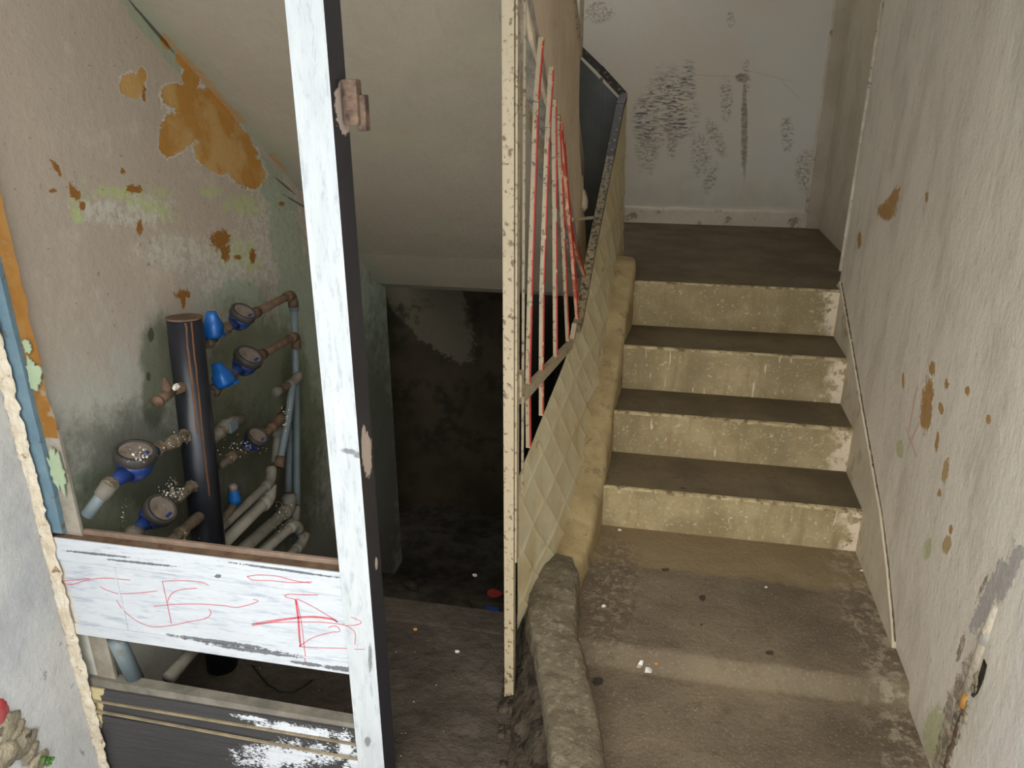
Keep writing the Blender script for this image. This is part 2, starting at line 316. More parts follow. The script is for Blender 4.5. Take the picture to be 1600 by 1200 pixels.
M = dict(
 left=mat_wall_left(), soffit=mat_soffit(), right=mat_wall_right(), back=mat_wall_back(), floor=mat_floor(), lobby=mat_lobby_floor(),
 riser=mat_riser(), tread=mat_tread(), wgate=mat_white_gate(), wstile=mat_white_stile(), bgate=mat_black_gate(), bedge=mat_black_edge(),
 cream=mat_cream_metal(), rail=mat_cream_metal('worn_dark_handrail', (150,134,100), (110,98,74), (30,26,22), (.5,.58)),
 railtop=mat_cream_metal('blackened_handrail', (60,54,44), (40,36,30), (150,134,104), (.58,.64)),
 red=mat_simple('red_bar_paint', (176,50,38), (160,44,34), 10, .45, .2, 60, .002, .4, c3=(206,170,130), t3=(.6,.66), s3=24),
 pink=mat_simple('faded_pink_red_bar_paint', (200,140,110), (206,168,136), 14, .5, .2, 60, .002, .4, c3=(166,66,50), t3=(.5,.6), s3=20),
 diamond=mat_simple('cream_diamond_sheet_paint', (232,216,172), (240,230,198), 7, .5, .3, 60, .002, .4, c3=(150,128,84), t3=(.6,.72), s3=12, f3=.6),
 sheet=mat_simple('dark_grey_steel_sheet', (74,76,70), (92,94,86), 4, .38, .15, 30, .003, .5, c3=(46,44,38), t3=(.62,.72), s3=14),
 nosing=mat_simple('chipped_tread_edge', (190,174,134), (150,132,96), 16, .8, .5, 60, .004, c3=(104,90,64), t3=(.52,.6), s3=34),
 kerb=mat_simple('tan_kerb_plaster', (150,130,92), (174,154,112), 7, .85, .6, 40, .01, c3=(112,96,70), t3=(.52,.66), s3=12, f3=.7),
 lump=mat_simple('rough_grey_mortar', (98,88,70), (118,108,88), 14, .95, .9, 40, .015, .15, c3=(140,130,108), t3=(.54,.64), s3=50, f3=.75),
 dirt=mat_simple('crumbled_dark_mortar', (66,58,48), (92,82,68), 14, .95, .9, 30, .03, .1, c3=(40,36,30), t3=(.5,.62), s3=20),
 stringer=mat_simple('cream_stringer_plaster', (206,186,158), (190,170,142), 4, .8, .6, 16, .012, c3=(150,136,112), t3=(.6,.72), s3=14, f3=.6),
 strbot=mat_simple('grey_broken_plaster_edge', (130,124,114), (170,158,142), 20, .9, .7, 30, .01, c3=(176,80,74), t3=(.64,.7), s3=9, f3=.5),
 skirt=mat_simple('tan_plaster_skirting', (196,182,156), (210,198,174), 6, .75, .5, 30, .008, c3=(146,126,92), t3=(.56,.7), s3=9, f3=.6),
 reveal=mat_simple('grey_white_reveal_plaster', (178,178,178), (196,194,190), 3, .75, .6, 14, .015, c3=(120,116,110), t3=(.64,.72), s3=16, f3=.6),
 chalk=mat_simple('chipped_cream_plaster_edge', (200,184,158), (216,206,186), 24, .9, .9, 40, .01, c3=(118,74,54), t3=(.62,.68), s3=26),
 blue=mat_simple('chipped_blue_frame_paint', (92,116,128), (110,132,140), 8, .6, .5, 40, .004, c3=(96,84,70), t3=(.6,.68), s3=30),
 orange=mat_simple('orange_undercoat', (178,124,58), (190,142,78), 12, .8, .5, 40, .004, c3=(180,170,150), t3=(.56,.62), s3=14),
 greyp=mat_simple('grey_scraped_plaster', (120,112,98), (148,140,126), 10, .9, .5, 30, .005),
 mint=mat_simple('mint_paint_flake', (140,154,126), (152,166,136), 20, .8, .3, 40, .003),
 blackpipe=mat_simple('black_bitumen_pipe', (20,22,28), (28,30,38), 8, .38, .2, 30, .002, .5, c3=(60,58,56), t3=(.7,.78), s3=40),
 rust=mat_simple('rusty_brown_iron', (84,66,52), (104,84,66), 22, .75, .6, 60, .003, .3, c3=(80,50,34), t3=(.55,.65), s3=30),
 ruststreak=mat_simple('rust_streak', (110,70,42), (84,60,44), 14, .8, .3, 60, .001),
 pvc=mat_simple('grey_blue_plastic_pipe', (92,104,108), (106,116,116), 6, .5, .2, 50, .001, .4, c3=(90,84,72), t3=(.56,.7), s3=18),
 pvcd=mat_simple('dusty_grey_plastic_pipe', (98,94,84), (122,116,104), 8, .8, .3, 50, .002, .2, c3=(84,78,66), t3=(.54,.68), s3=14),
 pvcw=mat_simple('dusty_white_plastic_pipe', (128,124,112), (150,144,132), 8, .7, .3, 50, .002, .3, c3=(110,102,88), t3=(.58,.7), s3=16),
 mblue=mat_simple('dark_blue_meter_enamel', (22,46,104), (30,56,112), 10, .45, .3, 60, .002, .5, c3=(96,92,88), t3=(.58,.7), s3=26, f3=.7),
 bright=mat_simple('bright_blue_plastic', (18,92,164), (16,80,148), 6, .35, .1, 60, .001, .5),
 brass=mat_simple('dirty_brass', (88,78,64), (112,100,82), 30, .6, .5, 60, .003, .4, c3=(66,56,44), t3=(.5,.62), s3=40),
 collar=mat_simple('grimy_dark_meter_ring', (46,43,41), (64,59,54), 18, .6, .3, 60, .002, .4),
 dial=mat_simple('dusty_meter_glass', (104,92,82), (128,118,108), 18, .35, .2, 60, .001, .5, c3=(90,76,64), t3=(.56,.66), s3=40),
 flake=mat_simple('white_paint_flake', (214,208,194), (196,190,176), 20, .8, .2, 40, .002),
 paper=mat_simple('white_paper_scrap', (222,220,214), (206,204,200), 20, .8, .2, 40, .002),
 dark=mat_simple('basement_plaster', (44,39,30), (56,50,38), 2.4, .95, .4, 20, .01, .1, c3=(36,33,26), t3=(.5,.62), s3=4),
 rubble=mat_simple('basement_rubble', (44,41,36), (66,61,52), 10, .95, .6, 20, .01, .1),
 stone=mat_simple('broken_stone', (176,164,138), (128,118,102), 9, .9, .9, 24, .02, .2, c3=(70,64,56), t3=(.58,.66), s3=20),
 redp=mat_simple('red_paint_patch', (170,60,62), (186,96,94), 18, .6, .4, 40, .004),
 scribble=mat_simple('red_marker_line', (196,96,104), (190,64,76), 60, .7, .1, 60, .001),
 leafg=mat_simple('small_green_weed', (70,110,50), (90,130,60), 20, .8, .2, 40, .002),
 beadm=mat_simple('chipped_white_bead', (214,204,186), (190,178,156), 20, .7, .4, 50, .003, c3=(90,80,66), t3=(.6,.66), s3=30),
 wire=mat_simple('black_wire', (26,26,26), (34,34,34), 20, .6, .1, 40, .001),
 redrag=mat_simple('dull_red_litter', (130,40,36), (110,34,32), 12, .9, .2, 40, .003),
 bluerag=mat_simple('dull_blue_litter', (30,60,130), (36,70,140), 12, .8, .2, 40, .003),
 base=mat_simple('chipped_white_baseboard', (226,216,196), (212,202,180), 6, .8, .6, 24, .01, c3=(132,116,92), t3=(.58,.66), s3=14, f3=.7),
 ceil=mat_simple('grey_ceiling_paint', (190,184,172), (176,170,160), 3),
)

# ------------------------------------------------------------------ mesh helpers
def link(name, me, mats, parent=None, local=False):
    o = bpy.data.objects.new(name, me); C.objects.link(o)
    for m in (mats if isinstance(mats, (list, tuple)) else [mats]): me.materials.append(m)
    if parent is not None:
        o.parent = parent
        if not local:
            p = Vector(); q = parent
            while q is not None: p += q.location; q = q.parent
            o.location = -p
    return o
def obj(name, bm, mats, parent=None, smooth=False, local=False):
    bmesh.ops.recalc_face_normals(bm, faces=bm.faces)
    me = bpy.data.meshes.new(name)
    for f in bm.faces: f.smooth = smooth
    bm.to_mesh(me); bm.free()
    return link(name, me, mats, parent, local)
def thing(name, label, cat, loc=(0,0,0), group=None):
    o = bpy.data.objects.new(name, None); o.empty_display_size = .05; C.objects.link(o); o.location = loc
    o['label'] = label; o['category'] = cat
    if group: o['group'] = group
    return o
def tag(o, label, cat, group=None):
    o['label'] = label; o['category'] = cat
    if group: o['group'] = group
    return o
def struct(name, bm, mats, parent=None, smooth=False):
    o = obj(name, bm, mats, parent, smooth); o['kind'] = 'structure'; return o
def box(bm, x0, x1, y0, y1, z0, z1, bev=0, mi=0):
    r = bmesh.ops.create_cube(bm, size=1, matrix=Matrix.Translation(((x0+x1)/2, (y0+y1)/2, (z0+z1)/2)) @ Matrix.Diagonal((x1-x0, y1-y0, z1-z0, 1)))
    fs = set(f for v in r['verts'] for f in v.link_faces)
    for f in fs: f.material_index = mi
    if bev: bmesh.ops.bevel(bm, geom=list(set(e for v in r['verts'] for e in v.link_edges)), offset=bev, segments=2, affect='EDGES', profile=.7)
    return r
def nb(*a, **k):
    bm = bmesh.new(); box(bm, *a, **k); return bm
def prism(pts, axis, a, b, bm=None):
    "polygon pts (two other axes in order) extruded along axis from a to b"
    bm = bm or bmesh.new()
    def mk(p, t):
        v = [0,0,0]; i, j = [k for k in range(3) if k != axis]; v[axis] = t; v[i] = p[0]; v[j] = p[1]; return bm.verts.new(v)
    A = [mk(p, a) for p in pts]; B = [mk(p, b) for p in pts]; n = len(pts)
    bm.faces.new(A); bm.faces.new(B[::-1])
    for i in range(n): bm.faces.new((A[i], A[(i+1)%n], B[(i+1)%n], B[i]))
    return bm
def tube(bm, pts, r, seg=14, caps=True, radii=None):
    pts = [Vector(p) for p in pts]; n = len(pts); rings = []
    up = Vector((0.3, 0.1, 1)).normalized()
    for i, p in enumerate(pts):
        t = ((pts[min(i+1,n-1)]-p).normalized() + (p-pts[max(i-1,0)]).normalized())
        t.normalize()
        a = t.cross(up)
        if a.length < .2: a = t.cross(Vector((1,0,0)))
        a.normalize(); b = t.cross(a); rr = radii[i] if radii else r
        rings.append([bm.verts.new(p + (a*math.cos(k*2*math.pi/seg) + b*math.sin(k*2*math.pi/seg))*rr) for k in range(seg)])
    for i in range(n-1):
        for k in range(seg):
            bm.faces.new((rings[i][k], rings[i][(k+1)%seg], rings[i+1][(k+1)%seg], rings[i+1][k]))
    if caps: bm.faces.new(rings[0][::-1]); bm.faces.new(rings[-1])
    return bm
def bend(a, b, c, r=.03, n=6):
    "points of a rounded corner a-b-c"
    a, b, c = Vector(a), Vector(b), Vector(c); p = b+(a-b).normalized()*r; q = b+(c-b).normalized()*r
    return [p.lerp(b, t).lerp(b.lerp(q, t), t) for t in [i/n for i in range(n+1)]]
def lathe(bm, prof, seg=24, M_=Matrix.Identity(4), close=True):
    rings = []
    for r, z in prof: rings.append([bm.verts.new(M_ @ Vector((r*math.cos(k*2*math.pi/seg), r*math.sin(k*2*math.pi/seg), z))) for k in range(seg)])
    for i in range(len(prof)-1):
        for k in range(seg): bm.faces.new((rings[i][k], rings[i][(k+1)%seg], rings[i+1][(k+1)%seg], rings[i+1][k]))
    if close: bm.faces.new(rings[0][::-1]); bm.faces.new(rings[-1])
    return bm
def bar(bm, a, b, wx, wy, up=(0,0,1), mi=None):
    "square bar from a to b; wx sideways (towards +X), wy the other way"
    a, b = Vector(a), Vector(b); t = (b-a).normalized(); s = Vector((1,0,0)) - t*t.x; s.normalize(); u = t.cross(s)
    vs_ = []
    for p in (a, b):
        for i, j in ((-1,-1),(1,-1),(1,1),(-1,1)): vs_.append(bm.verts.new(p + s*(i*wx/2) + u*(j*wy/2)))
    fs = [(0,1,2,3),(7,6,5,4)] + [(i,(i+1)%4,4+(i+1)%4,4+i) for i in range(4)]
    out = [bm.faces.new([vs_[k] for k in f]) for f in fs]
    if mi is not None:
        for f in out[2:]:
            f.normal_update()
            c_ = f.calc_center_median()-(a+b)/2
            if c_.x > wx*.3: f.material_index = mi     # the +X side
    return bm
def grid(bm, fn, nu, nv):
    V = [[bm.verts.new(fn(i/nu, j/nv)) for j in range(nv+1)] for i in range(nu+1)]
    for i in range(nu):
        for j in range(nv): bm.faces.new((V[i][j], V[i+1][j], V[i+1][j+1], V[i][j+1]))
    return V
def nz(x, y, z, s=1, o=3): return mnoise.fractal(Vector((x*s, y*s, z*s)), 1.0, 2.0, o)
def lerp_tab(tab, y):
    if y <= tab[0][0]: return tab[0][1:]
    for a, b in zip(tab, tab[1:]):
        if y <= b[0]:
            t = (y-a[0])/(b[0]-a[0]); return [p+(q-p)*t for p, q in zip(a[1:], b[1:])]
    return tab[-1][1:]
def rock(bm, c, r, sq=(1,1,1), seed=0, sub=2):
    g = bmesh.ops.create_icosphere(bm, subdivisions=sub, radius=1)
    for v in g['verts']:
        d = 1 + .45*nz(v.co.x+seed*3.1, v.co.y+seed*1.7, v.co.z, .9, 2) + (.12*nz(v.co.x+seed, v.co.y, v.co.z, 3.5, 2) if sub > 2 else 0)
        v.co = Vector((v.co.x*sq[0], v.co.y*sq[1], v.co.z*sq[2]))*d*r + Vector(c)

# ------------------------------------------------------------------ the shell
TH = .3; TOP = 3.3
b = nb(-1.3-TH, -1.3, 1.32, 3.42, -1.7, TOP); struct('wall_left', b, M['left'])
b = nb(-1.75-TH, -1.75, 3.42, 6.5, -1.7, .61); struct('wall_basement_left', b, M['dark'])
b = nb(-1.6, -1.3, 3.42, 5.06, .61, TOP); struct('wall_stairwell_left', b, M['back'])
b = nb(.727, 1.25, .45, 3.40, -.3, TOP); struct('wall_right', b, M['right'])
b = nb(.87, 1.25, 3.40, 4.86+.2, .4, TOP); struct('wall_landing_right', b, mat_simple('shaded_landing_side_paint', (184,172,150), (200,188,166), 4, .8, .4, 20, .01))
b = nb(-1.3, .87, 4.86, 5.06, .6, TOP); struct('wall_back', b, M['back'])
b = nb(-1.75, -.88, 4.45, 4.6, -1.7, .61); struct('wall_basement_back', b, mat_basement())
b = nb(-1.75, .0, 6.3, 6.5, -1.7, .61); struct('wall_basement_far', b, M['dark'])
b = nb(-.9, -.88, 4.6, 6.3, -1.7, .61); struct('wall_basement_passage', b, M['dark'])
b = nb(-1.8, 1.25, .45, 3.75, TOP, TOP+.15); struct('ceiling', b, M['ceil'])
b = nb(-.1, 1.25, 3.75, 5.06, TOP, TOP+.15); struct('ceiling_landing', b, M['ceil'])
b = nb(-1.8, 1.25, .45, .75, 2.35, TOP); struct('wall_front', b, M['reveal'])
# supporting wall under the front flight
b = prism([(2.16,-1.7),(2.16,-.32),(2.5,-.32),(3.25,.36),(3.31,.40),(6.3,.55),(6.3,-1.7)], 0, -.285, -.205); struct('wall_under_stairs', b, M['dark'])
# reveal of the doorway on the left, in front of the gate
def reveal(u, v):
    y = .45 + u*.87; z = -.3 + v*3.6
    return Vector((-1.372 + .006*nz(1, y, z, 4) + .004*nz(3, y, z, 15), y, z))
bm = bmesh.new(); V = grid(bm, reveal, 60, 160)
bmesh.ops.solidify(bm, geom=bm.faces[:], thickness=.2)
wr = struct('wall_left_reveal', bm, M['reveal'], None, True)
# cracked plaster arris where reveal meets the gate frame
bm = bmesh.new()
def arris(u, v):
    z = -.31 + v*3.4; t = u*math.pi
    w_ = .017 + .007*nz(0, z, 1, 9) + .006*nz(0, z, 5, 40)
    off = .004*nz(2, z*1.0, u*3, 30)
    return Vector((-1.357 + (-math.cos(t))*w_ + off, 1.296 - math.sin(t)**.5*(.004+.006*nz(4, z, u*2, 26)) + .0, z))
grid(bm, arris, 10, 420); ta = struct('trim_1', bm, M['chalk'], None, True)
# blue profile of the old frame and the orange end of the wall
bm = bmesh.new()
for i in range(60):
    z0 = .54 + i*.046; x1 = -1.316 + .003*nz(0, z0, 0, 12)
    box(bm, -1.372, x1, 1.304, 1.34, z0, z0+.046)
struct('trim_2', bm, M['blue'])
bm = bmesh.new()
def oend(u, v):
    z = .78 + v*2.5; xr = -1.281 + .006*nz(0, z, 3, 14)
    return Vector((-1.322 + u*(xr+1.322), 1.3165 + .002*nz(u, z, 0, 14), z))
grid(bm, oend, 3, 160); bmesh.ops.solidify(bm, geom=bm.faces[:], thickness=.004); struct('trim_3', bm, M['orange'])
b = nb(-1.33, -1.279, 1.3175, 1.325, -.2, .80); struct('trim_4', b, M['greyp'])
for (zz, h, w_) in ((.93,.07,.02),(.70,.1,.022),(.995,.03,.012)):
    bm = bmesh.new(); n = 14; ring = []
    n = 34
    for i in range(n):
        a = i*2*math.pi/n; rr = 1+.5*nz(math.cos(a)*2.2, math.sin(a)*2.2, zz*9, 1.6, 4)
        ring.append((-1.298+math.cos(a)*w_*rr*.8, zz+math.sin(a)*h*.5*rr))
    prism(ring, 1, 1.309, 1.3125, bm); struct('trim_5', bm, M['mint'])
# broken rubble at the foot of the reveal
bm = bmesh.new()
for (px, py, r, s) in ((10,1130,.035,1),(35,1165,.04,2),(8,1178,.05,3),(60,1192,.035,4),(28,1140,.022,5),(5,1150,.03,7),(48,1178,.028,8)):
    q = on(px, py, 0, -1.368); rock(bm, (q.x-.005, q.y, q.z), r, (.35,1,.8), s, 3)
obj('exposed_stone', bm, M['stone'], wr, True)
bm = bmesh.new(); q = on(0,1118,0,-1.366); rock(bm, (q.x, q.y, q.z), .03, (.14,.7,1.1), 11, 3); obj('red_paint_patch', bm, M['redp'], wr, True)
bm = bmesh.new()
for i in range(7):
    q = on(78+random.uniform(-12,12), 1190+random.uniform(-6,6), 0, -1.35); rock(bm, q, .007, (1,1,.5), i, 1)
tag(obj('weed', bm, M['leafg'], None, True), 'tiny green weed at the foot of the broken plaster left of the gate', 'weed')

# ------------------------------------------------------------------ floors
KX = [(.45,-.03),(1.4,-.08),(1.95,-.19),(2.45,-.168),(2.6,-.16)]
bm = bmesh.new()
def fl(u, v):
    y = .45 + u*2.16; x0 = min(-.14, -.14-.09*(y-1.3)/.5)
    x = x0 + v*(.74-x0)
    t = min(1, max(0, (1.825 + .012*nz(x, 0, 2, 5) - y)/.03)); t = t*t*(3-2*t)
    z = -.055*t + .0035*nz(x, y, 0, 9) 
    z -= max(0, min(1, (y-2.36)/.08))*(z+.0005)
    return Vector((x, y, z))
V = grid(bm, fl, 164, 60)
bot_ = [[bm.verts.new((v.co.x, v.co.y, -.2)) for v in (V[i][0], V[i][-1])] for i in (0, -1)]
rim = [V[i][0] for i in range(165)] + [V[-1][j] for j in range(1, 61)] + [V[i][-1] for i in range(163, -1, -1)] + [V[0][j] for j in range(59, 0, -1)]
low_ = [bm.verts.new((v.co.x, v.co.y, -.2)) for v in rim]
for i in range(len(rim)):
    j = (i+1) % len(rim); f = bm.faces.new((rim[i], rim[j], low_[j], low_[i]))
for r_ in bot_:
    for v in r_: bm.verts.remove(v)
bm.faces.new(low_)
struct('floor', bm, M['floor'], None, True)
bm = bmesh.new()
def fl2(u, v):
    y = 1.336 + u*.584; x = -1.3 + v*1.02
    return Vector((x, y, -.10 + .005*nz(x, y, 0, 8) + .003*nz(x, y, 3, 30)))
grid(bm, fl2, 120, 90); box(bm, -1.3, -.28, 1.336, 1.92, -.25, -.115)
struct('floor_lobby', bm, M['lobby'], None, True)
b = nb(-.56, -.2, .45, 1.337, -.3, -.1015); struct('floor_threshold', b, M['lobby'])
b = nb(-1.5, -.56, .0, 1.34, -.42, -.3); struct('floor_outside', b, M['lobby'])
bm = bmesh.new(); box(bm, -1.3, -.3, 1.925, 2.03, -.3, -.093, .006); struct('trim_6', bm, M['lobby'])
bs = thing('basement_stairs', 'dark concrete steps going down to the unlit basement under the soffit', 'stairs', (-.8,2.03,-.26))
for i in range(5):
    bm = nb(-1.3, -.3, 2.03+i*.26, 2.03+(i+1)*.26+(.0 if i < 4 else .4), -1.7, -.26-i*.17, .006); obj('step', bm, M['rubble'], bs)
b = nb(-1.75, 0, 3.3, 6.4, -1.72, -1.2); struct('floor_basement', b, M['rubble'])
# rubble heap in the basement
for i in range(34):
    x = random.uniform(-1.1, -.42); y = random.uniform(2.12, 3.3)
    st = min(4, int((y-2.03)/.26)); z = -.26-st*.17
    r = random.uniform(.018, .055); bm = bmesh.new(); rock(bm, (0,0,0), r, (1, random.uniform(.6,1.2), .6), i, 2)
    o = obj('rubble_chunk', bm, M['rubble'], None); o.location = (x, y, z+r*.5)
    tag(o, 'grey broken rubble chunk lying on the dark basement steps', 'rubble', 'rubble chunks on the basement steps')
for nm, px, py, m, lb in (('red_rag',772,930,'redrag','dull red scrap on the first basement step beside the cream post'),('blue_scrap',770,957,'bluerag','dull blue plastic scrap on the first basement step below the red one')):
    q = on(px, py, 2, -.25); bm = bmesh.new(); rock(bm, (0,0,0), .028, (1,.8,.35), px, 2); o = obj(nm, bm, M[m], None); o.location = q+Vector((0,0,.006)); tag(o, lb, 'litter')

# ------------------------------------------------------------------ front stairs
NX = [(2.47,.16),(2.76,.332),(3.01,.516),(3.311,.712)]
XR = .722
stairs = thing('staircase', 'short flight of four worn tan concrete steps with dark treads up to the landing', 'stairs', (.28,2.47,0))
def stepmesh(y0, z0, y1, z1, first):
    bm = bmesh.new(); n = 50; xs = [-.20 + (XR+.20)*i/n for i in range(n+1)]
    rows = []
    for x in xs:
        w1 = .0035*nz(x, y0*7, 1, 9)+.0015*nz(x, y0*7, 4, 40)
        rows.append([bm.verts.new((x, y0+w1*.3, z0-.05)), bm.verts.new((x, y0+w1*.3, z1-.03)), bm.verts.new((x, y0+w1-.001, z1-.009+w1)),
                     bm.verts.new((x, y0+.004+w1, z1-.002+w1*.6)), bm.verts.new((x, y0+.014, z1)), bm.verts.new((x, y1+.03, z1-.001)), bm.verts.new((x, y1+.03, z0-.02))])
    for i in range(n):
        for k in range(6):
            f = bm.faces.new((rows[i][k], rows[i+1][k], rows[i+1][k+1], rows[i][k+1])); f.material_index = 0 if k < 2 else (2 if k < 4 else 1)
    bm.faces.new(rows[0]); bm.faces.new(rows[-1][::-1])
    return bm
zz = [0]+[a[1] for a in NX]
for i in range(3):
    obj('step', stepmesh(NX[i][0], zz[i], NX[i+1][0], NX[i][1], i == 0), [M['riser'], M['tread'], M['nosing']], stairs)
# top riser + landing
obj('step', stepmesh(3.311, NX[2][1], 3.45, .712, False), [M['riser'], M['tread'], M['nosing']], stairs)
b = nb(-1.3, .87, 3.46, 4.86, .61, .709); struct('floor_landing', b, M['tread'])
b = nb(-.336, -.2, 3.335, 3.46, .60, .709); struct('floor_landing_edge', b, M['tread'])
# sloping skirting along the right wall
sk = [(3.40,.712),(3.36,.738),(3.0,.572),(2.656,.406),(2.309,.25),(2.15,.15),(2.026,.055),(1.98,.015),(1.95,-.03),(2.4,-.15),(3.40,.55)]
bm = prism(sk, 0, .7165, .73); struct('baseboard_right', bm, M['skirt'])
# crumbly seam line along the top of that skirting
bm = bmesh.new(); pts = []
tab = [(1.98,.015),(2.026,.055),(2.15,.15),(2.309,.25),(2.656,.406),(3.0,.572),(3.36,.738)]
n = 120
for i in range(n+1):
    y = 1.98+1.37*i/n; z = lerp_tab(tab, y)[0]; pts.append((.7255, y, z+.003*nz(0, y, 0, 14)))
tube(bm, [(p[0], p[1]+.002*nz(3,p[1],0,60), p[2]+.004*nz(5,p[1],0,40)) for p in pts], .006, 6, True, [.002+.005*abs(nz(1, p[1], 0, 34)) for p in pts]); struct('trim_7', bm, M['lump'], None, True)
# landing: baseboard, corner pilaster, bead
bm = bmesh.new()
def bbd(u, v):
    x = -1.3+u*2.12; return Vector((x, 4.838+.006*v+.003*nz(x, v, 0, 10), .705+v*(.098+.006*nz(x, 0, 0, 6))))
V = grid(bm, bbd, 120, 6)
for r in (V,): 
    bk = [bm.verts.new((row[-1].co.x, 4.865, row[-1].co.z)) for row in V]
    for i in range(len(V)-1): bm.faces.new((V[i][-1], V[i+1][-1], bk[i+1], bk[i]))
struct('baseboard_back', bm, M['base'], None, True)
PX = on(1268, 0, 1, 4.86).x
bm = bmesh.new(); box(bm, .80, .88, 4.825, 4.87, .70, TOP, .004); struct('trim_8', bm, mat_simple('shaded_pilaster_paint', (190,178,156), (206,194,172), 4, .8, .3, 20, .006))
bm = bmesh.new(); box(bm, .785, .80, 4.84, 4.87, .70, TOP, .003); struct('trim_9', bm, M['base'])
bm = bmesh.new(); tube(bm, [(.722, 3.395, .775+.1*i) for i in range(26)], .0075, 8); struct('trim_10', bm, M['beadm'], None, True)

# ------------------------------------------------------------------ kerb along the open side of the stairs
kerb = thing('stair_kerb', 'rough sloping plaster kerb between the stairs and the basement drop, below the diamond panel', 'kerb', (-.2,2.0,0))
KT = [ # y, outer x, inner x, top z
 (1.84,-.206,-.235,.012),(1.93,-.203,-.240,.05),(2.05,-.192,-.255,.075),(2.28,-.174,-.262,.115),(2.47,-.160,-.250,.205),(2.8,-.152,-.224,.425),(3.2,-.132,-.208,.70),(3.33,-.124,-.204,.79),(3.40,-.126,-.204,.80),(3.46,-.135,-.204,.755),(3.50,-.150,-.204,.70)]
bm = bmesh.new(); n = 140; rows = []
for i in range(n+1):
    y = 1.84+1.66*i/n; xo, xi, zt = lerp_tab(KT, y); zt += .003*nz(0, y, 0, 12)
    e = .006*nz(1, y, 0, 16); row = []; xo += .005*nz(2, y, 5, 5)
    zb = max(-.3, min(.6, -.3+(y-2.5)*.9)); prof = [(xo+.004, zb), (xo+.003, zt-.06), (xo+e*.5, zt-.016), (xo-.012+e, zt-.003), (xo-.035, zt+.001+e*.4), (xi+.01, zt+.004), (xi-.045, zt+.0), (xi-.05, zb)]
    for x, z in prof: row.append(bm.verts.new((x+.002*nz(x*4, y, z, 22), y, z)))
    rows.append(row)
for i in range(n):
    for k in range(7): bm.faces.new((rows[i][k], rows[i+1][k], rows[i+1][k+1], rows[i][k+1]))
bm.faces.new(rows[0]); bm.faces.new(rows[-1][::-1])
obj('sloped_kerb', bm, M['kerb'], kerb, True)
# lower mortar wall with its rounded head
LT = [ # y, floor right x, top right x, top left x, left ledge x, left foot x, top z
 (.8,.03,.015,-.13,-.17,-.24,.03),(1.15,-.01,-.022,-.155,-.19,-.26,.04),(1.33,-.045,-.058,-.175,-.21,-.28,.05),(1.5,-.078,-.09,-.215,-.25,-.31,.06),(1.66,-.125,-.135,-.262,-.29,-.335,.075),
 (1.8,-.175,-.183,-.315,-.33,-.35,.09),(1.93,-.185,-.188,-.340,-.345,-.355,.105),(2.02,-.195,-.198,-.335,-.34,-.355,.11),(2.10,-.215,-.222,-.315,-.33,-.35,.10),(2.15,-.24,-.25,-.28,-.31,-.35,.05)]
bm = bmesh.new(); n = 150; rows = []
for i in range(n+1):
    y = .8+1.33*i/n; fr, tr, tl, ll, lf, zt = lerp_tab(LT, y); row = []
    mid = (tr+tl)/2
    prof = [(fr+.012,-.14),(fr+.008,-.03),(fr+.003,zt-.045),(tr+.004,zt-.014),(tr-.006,zt-.003),(tr-.03,zt+.002),(mid,zt+.004),(tl+.03,zt+.002),(tl+.006,zt-.001),(tl-.001,zt-.010),(tl-.006,zt-.08)]
    for k, (x, z) in enumerate(prof):
        a = .006 if 1 < k < 9 else .004
        row.append(bm.verts.new((x+a*1.3*nz(x*3, y, z*3, 9)+.002*nz(x, y, z, 60), y, z+a*nz(x*5, y, 9, 10)+.003*nz(x, y, z, 60))))
    rows.append(row)
for i in range(n):
    for k in range(10): bm.faces.new((rows[i][k], rows[i+1][k], rows[i+1][k+1], rows[i][k+1]))
bm.faces.new(rows[0]); bm.faces.new(rows[-1][::-1])
obj('mortar_wall', bm, M['lump'], kerb, True)
bm = bmesh.new(); rows = []
for i in range(n+1):
    y = .8+1.33*i/n; fr, tr, tl, ll, lf, zt = lerp_tab(LT, y); row = []
    for k in range(13):
        t = k/12; x = tl+.004 + (lf-tl-.02)*t**.7; z = zt-.05 + (-.13-zt+.05)*t
        a = .016*math.sin(math.pi*min(1, t*1.1))+.003
        row.append(bm.verts.new((x+a*nz(k*.6, y*9, 1, 1.2), y+a*.5*nz(k*.6, y*9, 5, 1.2), z+a*.8*nz(k*.5, y*8, 9, 1.5))))
    rows.append(row)
for i in range(n):
    for k in range(12): bm.faces.new((rows[i][k], rows[i+1][k], rows[i+1][k+1], rows[i][k+1]))
obj('crumbled_side', bm, M['dirt'], kerb, True)
for i in range(26):
    y = random.uniform(1.2, 1.85); fr, tr, tl, ll, lf, zt = lerp_tab(LT, y)
    bm = bmesh.new(); r = random.uniform(.008, .022); rock(bm, (0,0,0), r, (1,1.2,.7), i+60, 2)
    o = obj('mortar_lump', bm, M['dirt'], None, True); o.location = (lf+random.uniform(-.02,.02), y, -.10+r*.4)
    tag(o, 'dark crumbled mortar lump on the lobby floor along the foot of the kerb', 'rubble', 'mortar lumps along the kerb foot')

